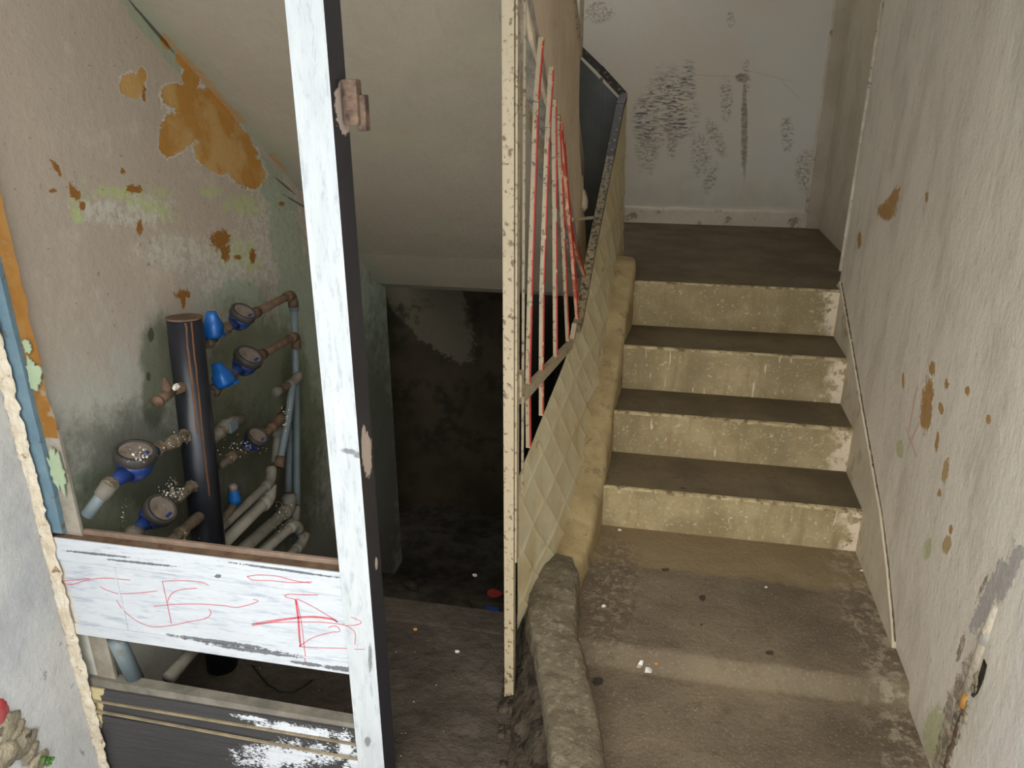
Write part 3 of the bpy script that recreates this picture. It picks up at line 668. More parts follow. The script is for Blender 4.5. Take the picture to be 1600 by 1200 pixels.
# ------------------------------------------------------------------ upper flight: soffit slab with plastered side
SO = lambda y: .62+.688*(3.4-y)
up_ = thing('upper_staircase', 'upper concrete flight seen from below with beige soffit and rough cream plastered side', 'stairs', (-.8,3.4,.61))
bot = [(3.46,.600),(3.40,.606),(3.33,.640),(3.24,.712)]+[(y, SO(y)) for y in (3.1,2.6,2.1,1.6,1.2,.8)]
top_ = [(.8,SO(.8)+.5),(1.2,SO(1.2)+.5),(2.2,2.12),(2.67,1.78),(3.46,1.2)]
bm = prism(bot+top_, 0, -1.3, -.372); obj('flight', bm, M['soffit'], up_)
sb = [(3.40,.604),(3.34,.66),(3.1,SO(3.1)-.01)]
for i in range(24):
    y = 3.05-i*.085; sb.append((y, SO(y)-.012+.012*nz(0, y, 3, 9)))
edge = [(.9,3.1),(2.2,2.14),(2.5,1.86),(2.62,1.78),(2.70,1.74),(2.84,1.655),(2.89,1.60),(2.90,1.45),(2.935,1.37),(2.95,1.30),(3.02,1.225),(3.05,1.18),(3.12,1.165),(3.165,1.10),(3.155,1.04),(3.22,1.00),(3.30,.9),(3.36,.75)]
bm = prism(sb+edge, 0, -.374, -.338)
obj('plastered_side', bm, M['stringer'], up_)
bm = bmesh.new(); rows=[]
for i in range(60):
    y = 3.2-i*.035; rows.append([bm.verts.new((-.40+.03*nz(0,y,1,9), y, SO(y)-.004)), bm.verts.new((-.352, y, SO(y)-.022+.012*nz(1,y,0,12))), bm.verts.new((-.334, y, SO(y)+.012+.014*nz(1,y,4,12))), bm.verts.new((-.339, y, SO(y)+.06+.035*nz(1,y,7,8)))])
for i in range(59):
    for k in range(3): bm.faces.new((rows[i][k], rows[i+1][k], rows[i+1][k+1], rows[i][k+1]))
obj('broken_edge', bm, M['strbot'], up_, True)
bm = bmesh.new(); rock(bm, (-.336, 3.14, 1.07), .03, (.5,1,1.3), 5, 3); obj('mortar_blob', bm, M['stringer'], up_, True)
for i in range(8):
    y = 3.3-i*.27; z = SO(y)+.25
    bm = nb(-1.3, -.374, y-.27, y, SO(y-.27)+.15, SO(y-.27)+.42); obj('step', bm, M['tread'], up_)

# ------------------------------------------------------------------ railing
rl = thing('stair_railing', 'rusty cream steel railing with embossed diamond panel beside the stairs', 'railing', (-.34,1.66,-.1))
TT = [(1.76,-.338,.540),(1.793,-.337,.544),(2.376,-.303,.646),(2.664,-.287,.716),(2.902,-.273,.923),(3.173,-.257,1.126),(3.561,-.236,1.412),(3.70,-.228,1.468),(3.80,-.226,1.47)]
BT = [(1.76,-.336,.06),(1.95,-.315,.07),(2.1,-.280,.06),(2.4,-.252,.15),(2.8,-.222,.40),(3.22,-.206,.68),(3.45,-.204,.715),(3.8,-.204,.712)]
E1 = (.117,-.145); E2 = (.117,.015); det = E1[0]*E2[1]-E1[1]*E2[0]
def panel(u, v):
    y = 1.76+u*2.03; tx, tz = lerp_tab(TT, y); bx, bz = lerp_tab(BT, y)
    x = bx+(tx-bx)*v; z = bz+(tz-bz)*v
    a = ((y-1.80)*E2[1]-(z-.30)*E2[0])/det; b_ = (E1[0]*(z-.30)-E1[1]*(y-1.80))/det
    fa = abs(a-round(a)); fb = abs(b_-round(b_))
    d = min(fa, fb)*2
    h = .004*max(0, 1-d*1.15) + .0035*max(0, 1-d/.14)
    h *= min(1, (1-v)/.05, u/.02, (1-u)/.02)
    return Vector((x+h+.0015*nz(0, y, z, 9), y, z))
bm = bmesh.new(); grid(bm, panel, 420, 130); bmesh.ops.solidify(bm, geom=bm.faces[:], thickness=.003)
o = obj('diamond_panel', bm, M['diamond'], rl, True); o['label'] = 'cream sheet embossed with diamonds'
# handrail: main run, bend and return
hp = [Vector((lerp_tab(TT, y)[0], y, lerp_tab(TT, y)[1])) for y in (2.60,2.664,2.78,2.902,3.04,3.173,3.30)]
bm = bmesh.new()
for a, c in zip(hp, hp[1:]): bar(bm, a, c, .030, .030)
obj('handrail', bm, M['rail'], rl)
hp = [Vector((lerp_tab(TT, y)[0], y, lerp_tab(TT, y)[1])) for y in (3.30,3.42,3.56,3.66)]
A0 = hp[-1]; hp2 = [A0+Vector((0,.02,.005)), on(938,108,1,3.70), on(903,74,1,3.70), on(897,55,1,3.70)]
bm = bmesh.new()
for a, c in zip(hp, hp[1:]): bar(bm, a, c, .032, .032)
o = obj('handrail', bm, M['railtop'], rl); o['label'] = 'blackened upper end of the handrail'
bm = bmesh.new()
for a, c in zip(hp2, hp2[1:]): bar(bm, a, c, .03, .045)
obj('handrail_return', bm, M['railtop'], rl)
s0 = on(903,84,1,3.715); s1 = on(972,158,1,3.715)
bm = prism([(-.52,.712),(-.235,.712),(-.235,s1.z-.01),(s0.x,s0.z-.01),(-.52,s0.z+.1)], 1, 3.714, 3.722); esheet = obj('end_sheet', bm, M['sheet'], rl)
rx = on(937,200,1,3.71).x
bm = bmesh.new(); bar(bm, (rx,3.708,.712), (rx,3.708,1.53), .012, .012); bar(bm, (rx-.06,3.725,.712), (rx-.06,3.725,.9), .012, .012); obj('sheet_rib', bm, M['sheet'], esheet)
# vertical steel edge above the plastered side
bm = bmesh.new(); q0 = Vector((-.337,2.895,1.60)); bar(bm, q0, q0+Vector((0,-.6,.42)), .012, .03); bar(bm, q0, q0+Vector((.0,0,.9)), .012, .02); bar(bm, q0+Vector((0,-.03,0)), q0+Vector((.0,-.03,.9)), .008, .008)
obj('edge_strip', bm, M['cream'], rl)
# the tall post (angle section) near the kerb foot
bm = bmesh.new()
box(bm, -.3535, -.3275, 1.66, 1.690, -.10, 3.3, .003); post = obj('post', bm, M['cream'], rl)
bm = bmesh.new(); box(bm, -.3265, -.3215, 1.668, 1.70, .35, 3.3, .001); bar(bm, (-.3195,1.735,.52), (-.3195,1.735,3.0), .006, .006); obj('post_flange', bm, M['cream'], post)
bm = bmesh.new(); box(bm, -.328, -.316, 1.70, 1.735, .80, .86, .003); obj('hinge', bm, M['cream'], post)
# low cross bar
c0 = on(813,622,0,-.326); c1 = on(893,536,0,-.297); bm = bmesh.new(); bar(bm, c0, c1, .016, .03); bar(bm, c1, Vector(c1)+Vector((.003,.05,.05)), .016, .026)
obj('cross_bar', bm, M['cream'], rl)
# slanted upper bar under the soffit edge
u0 = on(803,118,0,-.335); u1 = on(836,208,0,-.345); u2 = on(872,318,0,-.352); bm = bmesh.new(); bar(bm, u0, u1, .008, .028); bar(bm, u1, u2, .008, .028)
obj('upper_cross_bar', bm, M['cream'], rl)
# balusters
def balus(pts, x, w_, m, red):
    P_ = [on(px, py, 0, xx) for (px, py), xx in zip(pts, x)]
    bm = bmesh.new()
    for a, c in zip(P_, P_[1:]):
        bar(bm, a, c, w_, w_, mi=(1 if red else None))
        if red:
            nf = len(bm.faces); t0, t1 = (.06, .97); a2, c2 = a.lerp(c, t0), a.lerp(c, t1)
            off = Vector((w_*.40, -.0006, 0)); bar(bm, a2+off, c2+off, w_*.24, w_)
            bm.faces.ensure_lookup_table()
            for f in bm.faces[nf:]: f.material_index = 1
    o = obj('baluster', bm, [m, M['red']], rl)
    if red: o['label'] = 'thin cream bar painted red down one side'
    return o
balus([(846,60),(838,160),(828,470),(825,600),(826,698)], [-.322,-.324,-.326,-.325,-.325], .013, M['cream'], 1)
balus([(862,105),(856,200),(847,450),(846,560),(846,648)], [-.317,-.318,-.320,-.318,-.317], .013, M['cream'], 1)
balus([(866,155),(867,330),(868,560)], [-.314,-.311,-.307], .013, M['cream'], 1)
balus([(872,180),(880,360),(887,532)], [-.312,-.306,-.300], .012, M['cream'], 1)
balus([(875,192),(890,340),(902,500)], [-.311,-.303,-.292], .012, M['pink'], 1)
balus([(880,215),(888,330),(902,470)], [-.309,-.303,-.293], .011, M['pink'], 1)
balus([(886,325),(898,385),(914,432)], [-.305,-.298,-.286], .011, M['pink'], 1)
bm = bmesh.new(); bar(bm, on(894,343,0,-.30), on(926,340,0,-.262), .008, .010); obj('bracket', bm, M['cream'], rl)

# ------------------------------------------------------------------ gate
gate = thing('metal_gate', 'white brushed metal side gate with red scribbles and black bottom panel', 'gate', (-.95,1.3,-.1))
bm = bmesh.new(); box(bm, -.637, -.570, 1.300, 1.3695, -.30, 3.0, 0)
for f in bm.faces:
    f.normal_update()
    if abs(f.normal.x) > .9 or f.normal.y > .9: f.material_index = 1
stile = obj('stile', bm, [M['wstile'], M['bedge']], gate)
bm = bmesh.new()
box(bm, -1.372, -.637, 1.303, 1.335, .262, .522, 0)
box(bm, -1.372, -.637, 1.299, 1.303, .470, .530, .001); box(bm, -1.372, -.637, 1.299, 1.303, .256, .288, .001)
box(bm, -1.20, -1.196, 1.301, 1.303, .29, .47)
mrail = obj('middle_rail', bm, M['wgate'], gate)
bm = nb(-1.372, -.637, 1.303, 1.335, .522, .5305, .001); o = obj('glazing_ledge', bm, M['rust'], gate)
bm = nb(-1.372, -.637, 1.325, 1.334, .529, .542, .002); o = obj('glazing_bead', bm, mat_simple('brown_ledge_paint', (112,94,80), (134,114,98), 14), gate)
bm = bmesh.new(); box(bm, -1.36, -.637, 1.306, 1.33, -.30, .082, 0); box(bm, -1.36, -.637, 1.3, 1.306, .052, .088, .001); box(bm, -1.36, -.637, 1.3, 1.306, -.02, .0, .001)
bpan = o = obj('bottom_panel', bm, M['bgate'], gate); o['label'] = 'black panel with white brush marks'
bm = bmesh.new(); bar(bm, (-1.36,1.322,.098), (-.637,1.322,.086), .03, .028); obj('bottom_ledge', bm, mat_simple('grey_ledge_paint', (96,92,82), (124,118,106), 10), gate)
bm = bmesh.new(); bar(bm, (-1.36,1.2985,.050), (-.637,1.2985,.048), .004, .006); bar(bm, (-1.36,1.2985,.016), (-.637,1.2985,.002), .004, .006); obj('bead_line', bm, mat_simple('tan_bead_line', (150,136,106), (120,108,88), 14), bpan)
bm = bmesh.new()
box(bm, -.565, -.538, 1.335, 1.36, 1.44, 1.515, .004); box(bm, -.545, -.528, 1.345, 1.365, 1.43, 1.49, .003)
o = obj('hinge', bm, mat_simple('rusty_hinge', (66,52,46), (120,98,80), 30, .7, .5, 60, .003), stile)
# red marker scribbles
SC = [[(228,325),(270,338),(330,322),(400,312),(505,320)],[(228,325),(300,318),(345,314)],[(385,345),(410,358),(460,373),(540,370),(612,362)],
 [(450,398),(480,440),(530,480),(590,502),(660,498),(740,482),(800,470),(820,450),(812,432)],[(595,423),(680,415),(780,414),(870,420),(920,427),(975,415),(1005,402),(985,395)],
 [(650,405),(665,375),(700,358),(765,352)],[(628,325),(700,322),(780,328),(812,342)],[(965,302),(1010,296),(1080,300),(1150,318),(1215,328)],[(965,302),(990,316),(1060,318),(1140,326),(1220,322)],
 [(980,492),(1080,475),(1200,462),(1290,470),(1315,485)],[(982,498),(1080,480),(1200,466),(1290,474),(1315,485)],[(980,492),(1100,485),(1250,485),(1350,495),(1400,490),(1408,478),(1370,462)],[(1150,395),(1160,470),(1165,540),(1170,580)],
 [(1155,395),(1175,490),(1185,580),(1192,635)],[(1152,395),(1164,470),(1168,540),(1172,580)],[(1150,395),(1110,385),(1125,375),(1180,378),(1240,378)],[(1155,392),(1230,430),(1320,485)],[(1165,580),(1250,585),(1425,588)],
 [(1165,580),(1220,545),(1290,525),(1325,520),(1310,500),(1280,505)],[(1340,490),(1385,520),(1385,570)],[(630,325),(640,370),(655,440),(665,490)]]
bm = bmesh.new()
for i, s_ in enumerate(SC):
    w_ = .0011 if i in (9,10,12,14) else .0008
    P_ = [on(x/2.5, 780+y/2.5, 1, 1.2985) for x, y in s_]; Q = []
    for a in range(len(P_)-1):          # smooth through the points
        p0 = P_[max(a-1,0)]; p1 = P_[a]; p2 = P_[a+1]; p3 = P_[min(a+2,len(P_)-1)]
        for t in (0,.25,.5,.75):
            Q.append(.5*((2*p1)+(p2-p0)*t+(2*p0-5*p1+4*p2-p3)*t*t+(3*p1-p0-3*p2+p3)*t**3))
    Q.append(P_[-1])
    L = []; R_ = []
    for a, q in enumerate(Q):
        d = (Q[min(a+1,len(Q)-1)]-Q[max(a-1,0)]); n_ = Vector((-d.z,0,d.x)); n_.normalize()
        if q.x > -.64: yy = 1.2992
        yy = 1.2982 if (q.z > .467 or q.z < .29) else 1.3022
        if q.x > -.638: yy = 1.2995
        L.append(bm.verts.new((q.x+n_.x*w_, yy, q.z+n_.z*w_))); R_.append(bm.verts.new((q.x-n_.x*w_, yy, q.z-n_.z*w_)))
    for a in range(len(Q)-1): bm.faces.new((L[a], L[a+1], R_[a+1], R_[a]))
o = obj('red_scribble', bm, M['scribble'], mrail); o['label'] = 'loose red marker scribbles'

# ------------------------------------------------------------------ plumbing on the left wall
XP = -1.2
def pp(px, py, X=XP): return on(px, py, 0, X)
c_top = pp(288,497); c_bot = pp(327,855); d = (c_bot-c_top).normalized(); c_end = c_top + d*((-.10-c_top.z)/d.z)
man = thing('water_manifold', 'thick black vertical steel pipe with rusty flat cap and side outlets', 'pipe', c_end)
bm = bmesh.new(); tube(bm, [c_top, c_top.lerp(c_end,.5), c_end], .044, 32); obj('black_pipe', bm, M['blackpipe'], man, True)
bm = bmesh.new(); tube(bm, [c_top-d*.0035, c_top+d*.001], .0445, 32); obj('cap', bm, M['rust'], man)
bm = bmesh.new()
for off, ang in ((.0,.35),(.6,.0)):
    prev = None
    for i in range(30):
        q = c_top + d*(.001+.30*i/29*(1.0 if ang else 1.6)); a = -.95+off*.5+.05*nz(i*.25, off*9, 0, 1)
        p = q+Vector((math.cos(a)*.0446, math.sin(a)*.0446, 0)); t = Vector((-math.sin(a), math.cos(a), 0))*.0022
        cur = (bm.verts.new(p-t), bm.verts.new(p+t))
        if prev: bm.faces.new((prev[0], prev[1], cur[1], cur[0]))
        prev = cur
obj('rust_streak', bm, M['ruststreak'], man)
def stub(p0, p1, r=.0125):
    bm = bmesh.new(); tube(bm, [p0, p1], r, 14); mid = Vector(p0).lerp(Vector(p1), .8)
    return obj('outlet', bm, M['brass'], man, True)
def cyl_at(z):      # pipe axis at height z
    return c_top + d*((z-c_top.z)/d.z)
def nut(bm, p, ax, r=.018, l=.022, seg=6):
    q = Vector((0,0,1)).rotation_difference(Vector(ax)).to_matrix().to_4x4(); lathe(bm, [(r*.9,-l/2),(r,-l/2+.003),(r,l/2-.003),(r*.9,l/2)], seg, Matrix.Translation(p) @ q)
def meter(pos, pipe_dir, dial_dir, s, label, blue=True):
    "water meter: local X along the pipe, local Z out of the dial"
    X_ = Vector(pipe_dir).normalized(); Z_ = Vector(dial_dir); Z_ = (Z_-X_*Z_.dot(X_)).normalized(); Y_ = Z_.cross(X_)
    root = thing('water_meter', label, 'meter', pos, 'water meters on the left wall')
    root.rotation_euler = Matrix((X_, Y_, Z_)).transposed().to_euler()
    bm = bmesh.new(); lathe(bm, [(.012*s,-.045*s),(.026*s,-.040*s),(.038*s,-.022*s),(.043*s,.0),(.044*s,.012*s)], 28)
    for sg in (-1, 1): tube(bm, [(sg*.030*s,0,-.012*s),(sg*.062*s,0,-.012*s),(sg*.085*s,0,-.012*s)], .016*s, 14, True, [.024*s,.016*s,.015*s])
    obj('body', bm, M['mblue'] if blue else M['collar'], root, True, True)
    bm = bmesh.new(); lathe(bm, [(.045*s,.010*s),(.049*s,.013*s),(.049*s,.030*s),(.046*s,.036*s),(.039*s,.036*s),(.038*s,.030*s)], 32); ring_ = obj('ring', bm, M['collar'], root, True, True)
    bm = bmesh.new(); lathe(bm, [(.0385*s,.026*s),(.0385*s,.0325*s),(.036*s,.034*s)], 28); obj('dial_glass', bm, M['dial'], ring_, False, True)
    bm = bmesh.new(); box(bm, -.014*s, .010*s, -.030*s, -.022*s, .033*s, .037*s, .001*s); obj('lid_hinge', bm, M['mblue'], ring_, False, True)
    for sg in (-1, 1):
        bm = bmesh.new(); lathe(bm, [(.017*s,-.012*s),(.020*s,-.009*s),(.020*s,.009*s),(.017*s,.012*s)], 8, Matrix.Translation((sg*.092*s,0,-.012*s)) @ Matrix.Rotation(math.pi/2,4,'Y')); obj('union_nut', bm, M['brass'], root, False, True)
    return root
def valve_cover(pos, rot, label):
    root = thing('blue_valve_cover', label, 'valve', pos, 'bright blue valve covers')  # blue plastic cover over the line, not a valve of its own
    root.rotation_euler = rot
    bm = bmesh.new()
    secs = [(-.030,.024,.018),(-.022,.028,.024),(.004,.028,.024),(.014,.018,.020),(.030,.013,.015),(.040,.010,.012)]
    rings = []
    for z, a, c in secs:
        rings.append([bm.verts.new((a*(abs(math.cos(t))**.6)*(1 if math.cos(t)>=0 else -1), c*(abs(math.sin(t))**.6)*(1 if math.sin(t)>=0 else -1), z)) for t in [k*2*math.pi/20 for k in range(20)]])
    for i in range(len(rings)-1):
        for k in range(20): bm.faces.new((rings[i][k], rings[i][(k+1)%20], rings[i+1][(k+1)%20], rings[i+1][k]))
    bm.faces.new(rings[0][::-1]); bm.faces.new(rings[-1])
    obj('shell', bm, M['bright'], root, True, True)
    bm = bmesh.new(); box(bm, .012, .034, -.020, .020, -.034, -.026, .002); obj('lip', bm, M['bright'], root, False, True)
    return root
def run(name, label, cat, pts, r, m, loc=None, fittings=(), mf=None, group=None, rad=.035):
    pts = [Vector(p) for p in pts]
    if pts[-1].y < 1.31 and pts[-2].y > 1.35: pts[-1] = pts[-2].lerp(pts[-1], (pts[-2].y-1.35)/(pts[-2].y-pts[-1].y))
    root = thing(name, label, cat, pts[-1], group)
    q = [pts[0]]
    for i in range(1, len(pts)-1): q += bend(pts[i-1], pts[i], pts[i+1], rad)
    q.append(pts[-1]); bm = bmesh.new(); tube(bm, q, r, 16); obj('pipe', bm, m, root, True)
    for i in fittings:      # an elbow or coupling sleeve round point i
        bm = bmesh.new()
        if 0 < i < len(pts)-1:
            a = pts[i]+(pts[i-1]-pts[i]).normalized()*.045; c = pts[i]+(pts[i+1]-pts[i]).normalized()*.045
            tube(bm, [a]+bend(pts[i-1], pts[i], pts[i+1], .028)+[c], r*1.3, 16)
        else:
            k = 1 if i == 0 else len(pts)-2; dd = (pts[k]-pts[i]).normalized(); tube(bm, [pts[i]-dd*.004, pts[i]+dd*.03], r*1.3, 16)
        obj('elbow' if 0 < i < len(pts)-1 else 'coupling', bm, mf or m, root, True)
    return root
FL = Vector((.62,-.5,.62)); YD = Vector((0,1,0))
# top line
m1 = pp(376,497,-1.195); m2 = pp(384,566,-1.19)
meter(m1, (0,1,.03), (.55,-.62,.8), .78, 'topmost dark water meter beside the upper blue valve cover')
meter(m2, (0,1,.03), (.50,-.70,.7), .88, 'second dark blue water meter just below the topmost one', True)
v1 = pp(333,512,-1.185); v2 = pp(347,588,-1.18)
valve_cover(v1+Vector((0,0,.004)), (0, math.radians(4), math.radians(100)), 'upper bright blue valve cover right of the black pipe cap')
valve_cover(v2, (math.radians(-24), math.radians(4), math.radians(86)), 'lower bright blue valve cover under the first, on the second line')
for a, b_ in (((318,538),(335,528)), ((324,617),(345,602))):
    pa = pp(*a); ca = cyl_at(pa.z-.005); bm = bmesh.new(); q = pp(*b_)
    tube(bm, [ca, q], .013, 14); nut(bm, ca.lerp(q,.75), q-ca, .019, .022); obj('outlet', bm, M['brass'], man, True)
def union(p, q, name, label, grp='brass connectors on the meter lines'):
    root = thing(name, label, 'pipe fitting', p, grp); bm = bmesh.new(); p, q = Vector(p), Vector(q); tube(bm, [p, q], .0115, 14); obj('tailpiece', bm, M['brass'], root, True)
    bm = bmesh.new(); nut(bm, p.lerp(q,.5), q-p, .018, .02, 8); obj('nut', bm, M['brass'], root)
    return root
union(pp(344,520), pp(360,508), 'pipe_union', 'brass pipe connector between upper valve cover and topmost meter')
union(pp(356,596), pp(370,578), 'pipe_union', 'brass pipe connector between lower valve cover and second meter')
# service pipes leaving the meters to the tall grey risers
run('iron_pipe', 'rusty horizontal iron pipe from the topmost meter to the corner elbow', 'pipe', [pp(458,478), pp(457,459), m1+Vector((0,.066,-.008))], .0125, M['rust'], fittings=(1,2), mf=M['rust'])
run('iron_pipe', 'second rusty horizontal iron pipe from the meter below to the tee on the riser', 'pipe', [pp(463,540), pp(463,524), m2+Vector((0,.076,-.008))], .0125, M['rust'], fittings=(1,2), mf=M['rust'])
run('short_pipe', 'short dusty open pipe stub on the riser below the two iron pipes', 'pipe', [pp(463,592), pp(460,597), pp(430,613)], .0125, M['rust'], fittings=(1,2), mf=M['pvcd'])
run('riser_pipe', 'tall grey plastic riser pipe in the corner, the rightmost upright one', 'pipe', [pp(459,472,-1.21), pp(463,600,-1.21), pp(464,800,-1.21), pp(461,862,-1.21)], .0125, M['pvc'], fittings=(0,), mf=M['pvc'])
run('riser_pipe', 'grey plastic riser pipe slanting down in front of the rightmost upright riser', 'pipe', [pp(457,600,-1.19), pp(451,650,-1.19), pp(436,728,-1.18)], .0125, M['pvc'], fittings=(2,), mf=M['rust'])
run('riser_pipe', 'third grey riser pipe close against the wall between the other two', 'pipe', [pp(456,640,-1.24), pp(452,720,-1.24), pp(450,800,-1.24)], .0125, M['pvc'], fittings=(), mf=M['pvc'])
run('beige_pipe', 'short beige plastic upright pipe with a collar behind the lower meter', 'pipe', [pp(436,668,-1.23), pp(430,722,-1.23)], .014, M['pvcw'], fittings=(0,), mf=M['pvcw'])
# lower right group
m3 = pp(397,688,-1.20)
meter(m3, (0,1,.02), (.6,-.55,.7), .72, 'small blue rimmed water meter right of the black pipe on the third line')
run('iron_pipe', 'rusty bent iron pipe running from the third line meter up to the risers', 'pipe', [pp(447,640,-1.21), pp(432,662,-1.20), m3+Vector((0,.066,-.008))], .0125, M['rust'], fittings=(1,), mf=M['rust'])
union(pp(344,728), pp(377,703), 'pipe_union', 'scaly grey pipe connector between black pipe and small blue rimmed meter')
vb = thing('gate_valve', 'dusty gate valve with worn blue label right of the black pipe', 'valve', pp(352,664))
bm = bmesh.new(); p = pp(352,664,-1.19); tube(bm, [cyl_at(p.z-.03), p, pp(378,655,-1.19)], .014, 16, True, [.014,.020,.017]); obj('body', bm, M['pvcd'], vb, True)
bm = bmesh.new(); box(bm, p.x+.006, p.x+.024, p.y-.012, p.y+.028, p.z-.020, p.z+.010, .004); obj('label_tag', bm, M['pvc'], vb)
bm = bmesh.new(); nut(bm, p+Vector((.0,-.03,-.008)), YD, .02, .018, 8); obj('nut', bm, M['brass'], vb)
bc = thing('valve_cap', 'small light blue valve cap low down right of the black pipe', 'valve', pp(366,776))
p = pp(366,776,-1.19); bm = bmesh.new(); lathe(bm, [(.018,-.02),(.019,-.004),(.015,.008),(.014,.022),(.009,.03)], 18, Matrix.Translation(p)); obj('cap', bm, M['bright'], bc, True)
bm = bmesh.new(); lathe(bm, [(.013,.018),(.014,.034),(.008,.042)], 18, Matrix.Translation(p)); obj('knob', bm, M['dial'], bc, True)
bm = bmesh.new(); tube(bm, [p+Vector((0,0,-.02)), p+Vector((0,-.04,-.03)), cyl_at(p.z-.05)], .011, 14); obj('tailpiece', bm, M['brass'], bc, True)
# left hand lines
st = thing('stop_valve', 'rusty open ended stop valve on the left of the black pipe', 'valve', pp(262,612))
a = pp(292,602); p = pp(270,610); e = pp(246,628)
bm = bmesh.new(); tube(bm, [cyl_at(a.z), a, p], .013, 16, True, [.016,.015,.013]); tube(bm, [p, p.lerp(e,.6), e], .0115, 16, True, [.012,.014,.013]); tube(bm, [e-(e-p).normalized()*.006, e+(e-p).normalized()*.002], .0155, 16); obj('body', bm, M['rust'], st, True)
bm = bmesh.new(); tube(bm, [p.lerp(e,.35), p.lerp(e,.35)+Vector((0,0,.022)), p.lerp(e,.35)+Vector((0,0,.045))], .008, 12, True, [.011,.012,.004]); obj('stem', bm, M['rust'], st, True)
bm = bmesh.new(); rock(bm, pp(276,608,-1.185)+Vector((0,0,.006)), .011, (.6,1.3,.8), 3, 2); obj('plaster_splash', bm, M['flake'], st)
m4 = pp(211,722,-1.215)
meter(m4, (0,1,.03), (.28,-.22,1), 1.0, 'large dark blue water meter with dial up, left of the black pipe')
a = pp(302,683); ca = cyl_at(a.z+.01)
vv = thing('pipe_union', 'dusty brass valve between black pipe and the large blue meter', 'pipe fitting', pp(278,692), 'brass connectors on the meter lines')
e = m4+Vector((0,.10,-.01)); bm = bmesh.new(); tube(bm, [ca, ca.lerp(e,.25), ca.lerp(e,.5), ca.lerp(e,.75), e], .013, 14, True, [.014,.0165,.012,.017,.013]); obj('body', bm, M['brass'], vv, True)
bm = bmesh.new(); nut(bm, ca.lerp(e,.62), e-ca, .019, .016, 8); obj('nut', bm, M['brass'], vv); bm = bmesh.new(); nut(bm, ca.lerp(e,.28), e-ca, .019, .02, 8); obj('nut', bm, M['brass'], vv)
bm = bmesh.new(); tube(bm, [ca.lerp(e,.42), ca.lerp(e,.42)+Vector((.01,0,.018))], .012, 14); obj('stem', bm, M['brass'], vv)
run('service_pipe', 'grey plastic service pipe with couplings leading left from the large blue meter', 'pipe', [m4+Vector((0,-.095,-.012)), pp(136,805,-1.262)], .0145, M['pvc'], fittings=(0,), mf=M['pvcd'])
m5 = pp(243,803,-1.205)
meter(m5, (0,1,.0), (.62,-.62,.55), .88, 'blue water meter with tilted round dial, lowest on the left')
a = pp(312,752); ca = cyl_at(a.z+.005); e = m5+Vector((0,.088,-.008))
vv = thing('pipe_union', 'flaking scaly connector between black pipe and the lowest left meter', 'pipe fitting', e, 'brass connectors on the meter lines')
bm = bmesh.new(); tube(bm, [ca, ca.lerp(e,.3), ca.lerp(e,.6), e], .013, 14, True, [.015,.014,.0135,.0135]); obj('body', bm, M['brass'], vv, True)
bm = bmesh.new(); nut(bm, ca.lerp(e,.35), e-ca, .019, .02, 8); obj('nut', bm, M['brass'], vv)
run('service_pipe', 'grey service pipe leaving the lowest left meter behind the gate rail', 'pipe', [m5+Vector((0,-.072,-.010)), Vector((-1.21, 1.35, m5.z-.012))], .0145, M['pvc'], fittings=(0,), mf=M['pvcd'])
a = pp(322,800); ca = cyl_at(a.z+.005); e = pp(272,842,-1.17)
vv = thing('pipe_union', 'crusty lowest connector left of the black pipe, just above the gate rail', 'pipe fitting', e, 'brass connectors on the meter lines')
bm = bmesh.new(); tube(bm, [ca, ca.lerp(e,.3), ca.lerp(e,.6), e, e+(e-ca).normalized()*.12], .014, 14, True, [.015,.016,.0145,.0145,.014]); obj('body', bm, M['brass'], vv, True)
bm = bmesh.new(); nut(bm, ca.lerp(e,.8), e-ca, .02, .022, 8); obj('nut', bm, M['brass'], vv)
# diagonal waste pipes at the lower right
DP = [((424,752),(330,838),-1.19,.013,'pvcd','dusty grey diagonal pipe, uppermost of the bundle right of the black pipe'),
      ((420,778),(335,862),-1.20,.019,'pvcw','thick pale diagonal pipe, second from the top of the bundle'),
      ((452,794),(340,893),-1.20,.019,'pvcd','thick dusty diagonal pipe in the middle of the bundle'),
      ((461,812),(360,905),-1.19,.014,'pvcd','slim grey diagonal pipe below the thick middle one')]
for a, b_, X, r, m, lb in DP:
    run('waste_pipe', lb, 'pipe', [pp(*a, X)+Vector((0,.01,.05)), pp(*a, X), pp(*b_, X)], r, M[m], fittings=(1,), mf=M[m], group='diagonal pipes beside the black pipe', rad=.02)
run('waste_pipe', 'pale diagonal pipe that turns back at an elbow, lowest of the bundle', 'pipe', [pp(385,886,-1.17), pp(462,818,-1.17), pp(474,842,-1.17), pp(470,852,-1.17), pp(420,895,-1.15)], .014, M['pvcw'], fittings=(1,3), mf=M['pvcw'], group='diagonal pipes beside the black pipe', rad=.016)
run('floor_pipe', 'grey pipe lying along the wall foot, seen through the gap under the white gate panel', 'pipe', [on(182,1000,0,-1.24), on(212,1062,0,-1.24)], .02, M['pvc'])
run('floor_pipe', 'long dusty pipe slanting to the floor, seen through the gate gap beside the black pipe', 'pipe', [on(318,1000,0,-1.18), on(262,1060,0,-1.18)], .016, M['pvcd'])
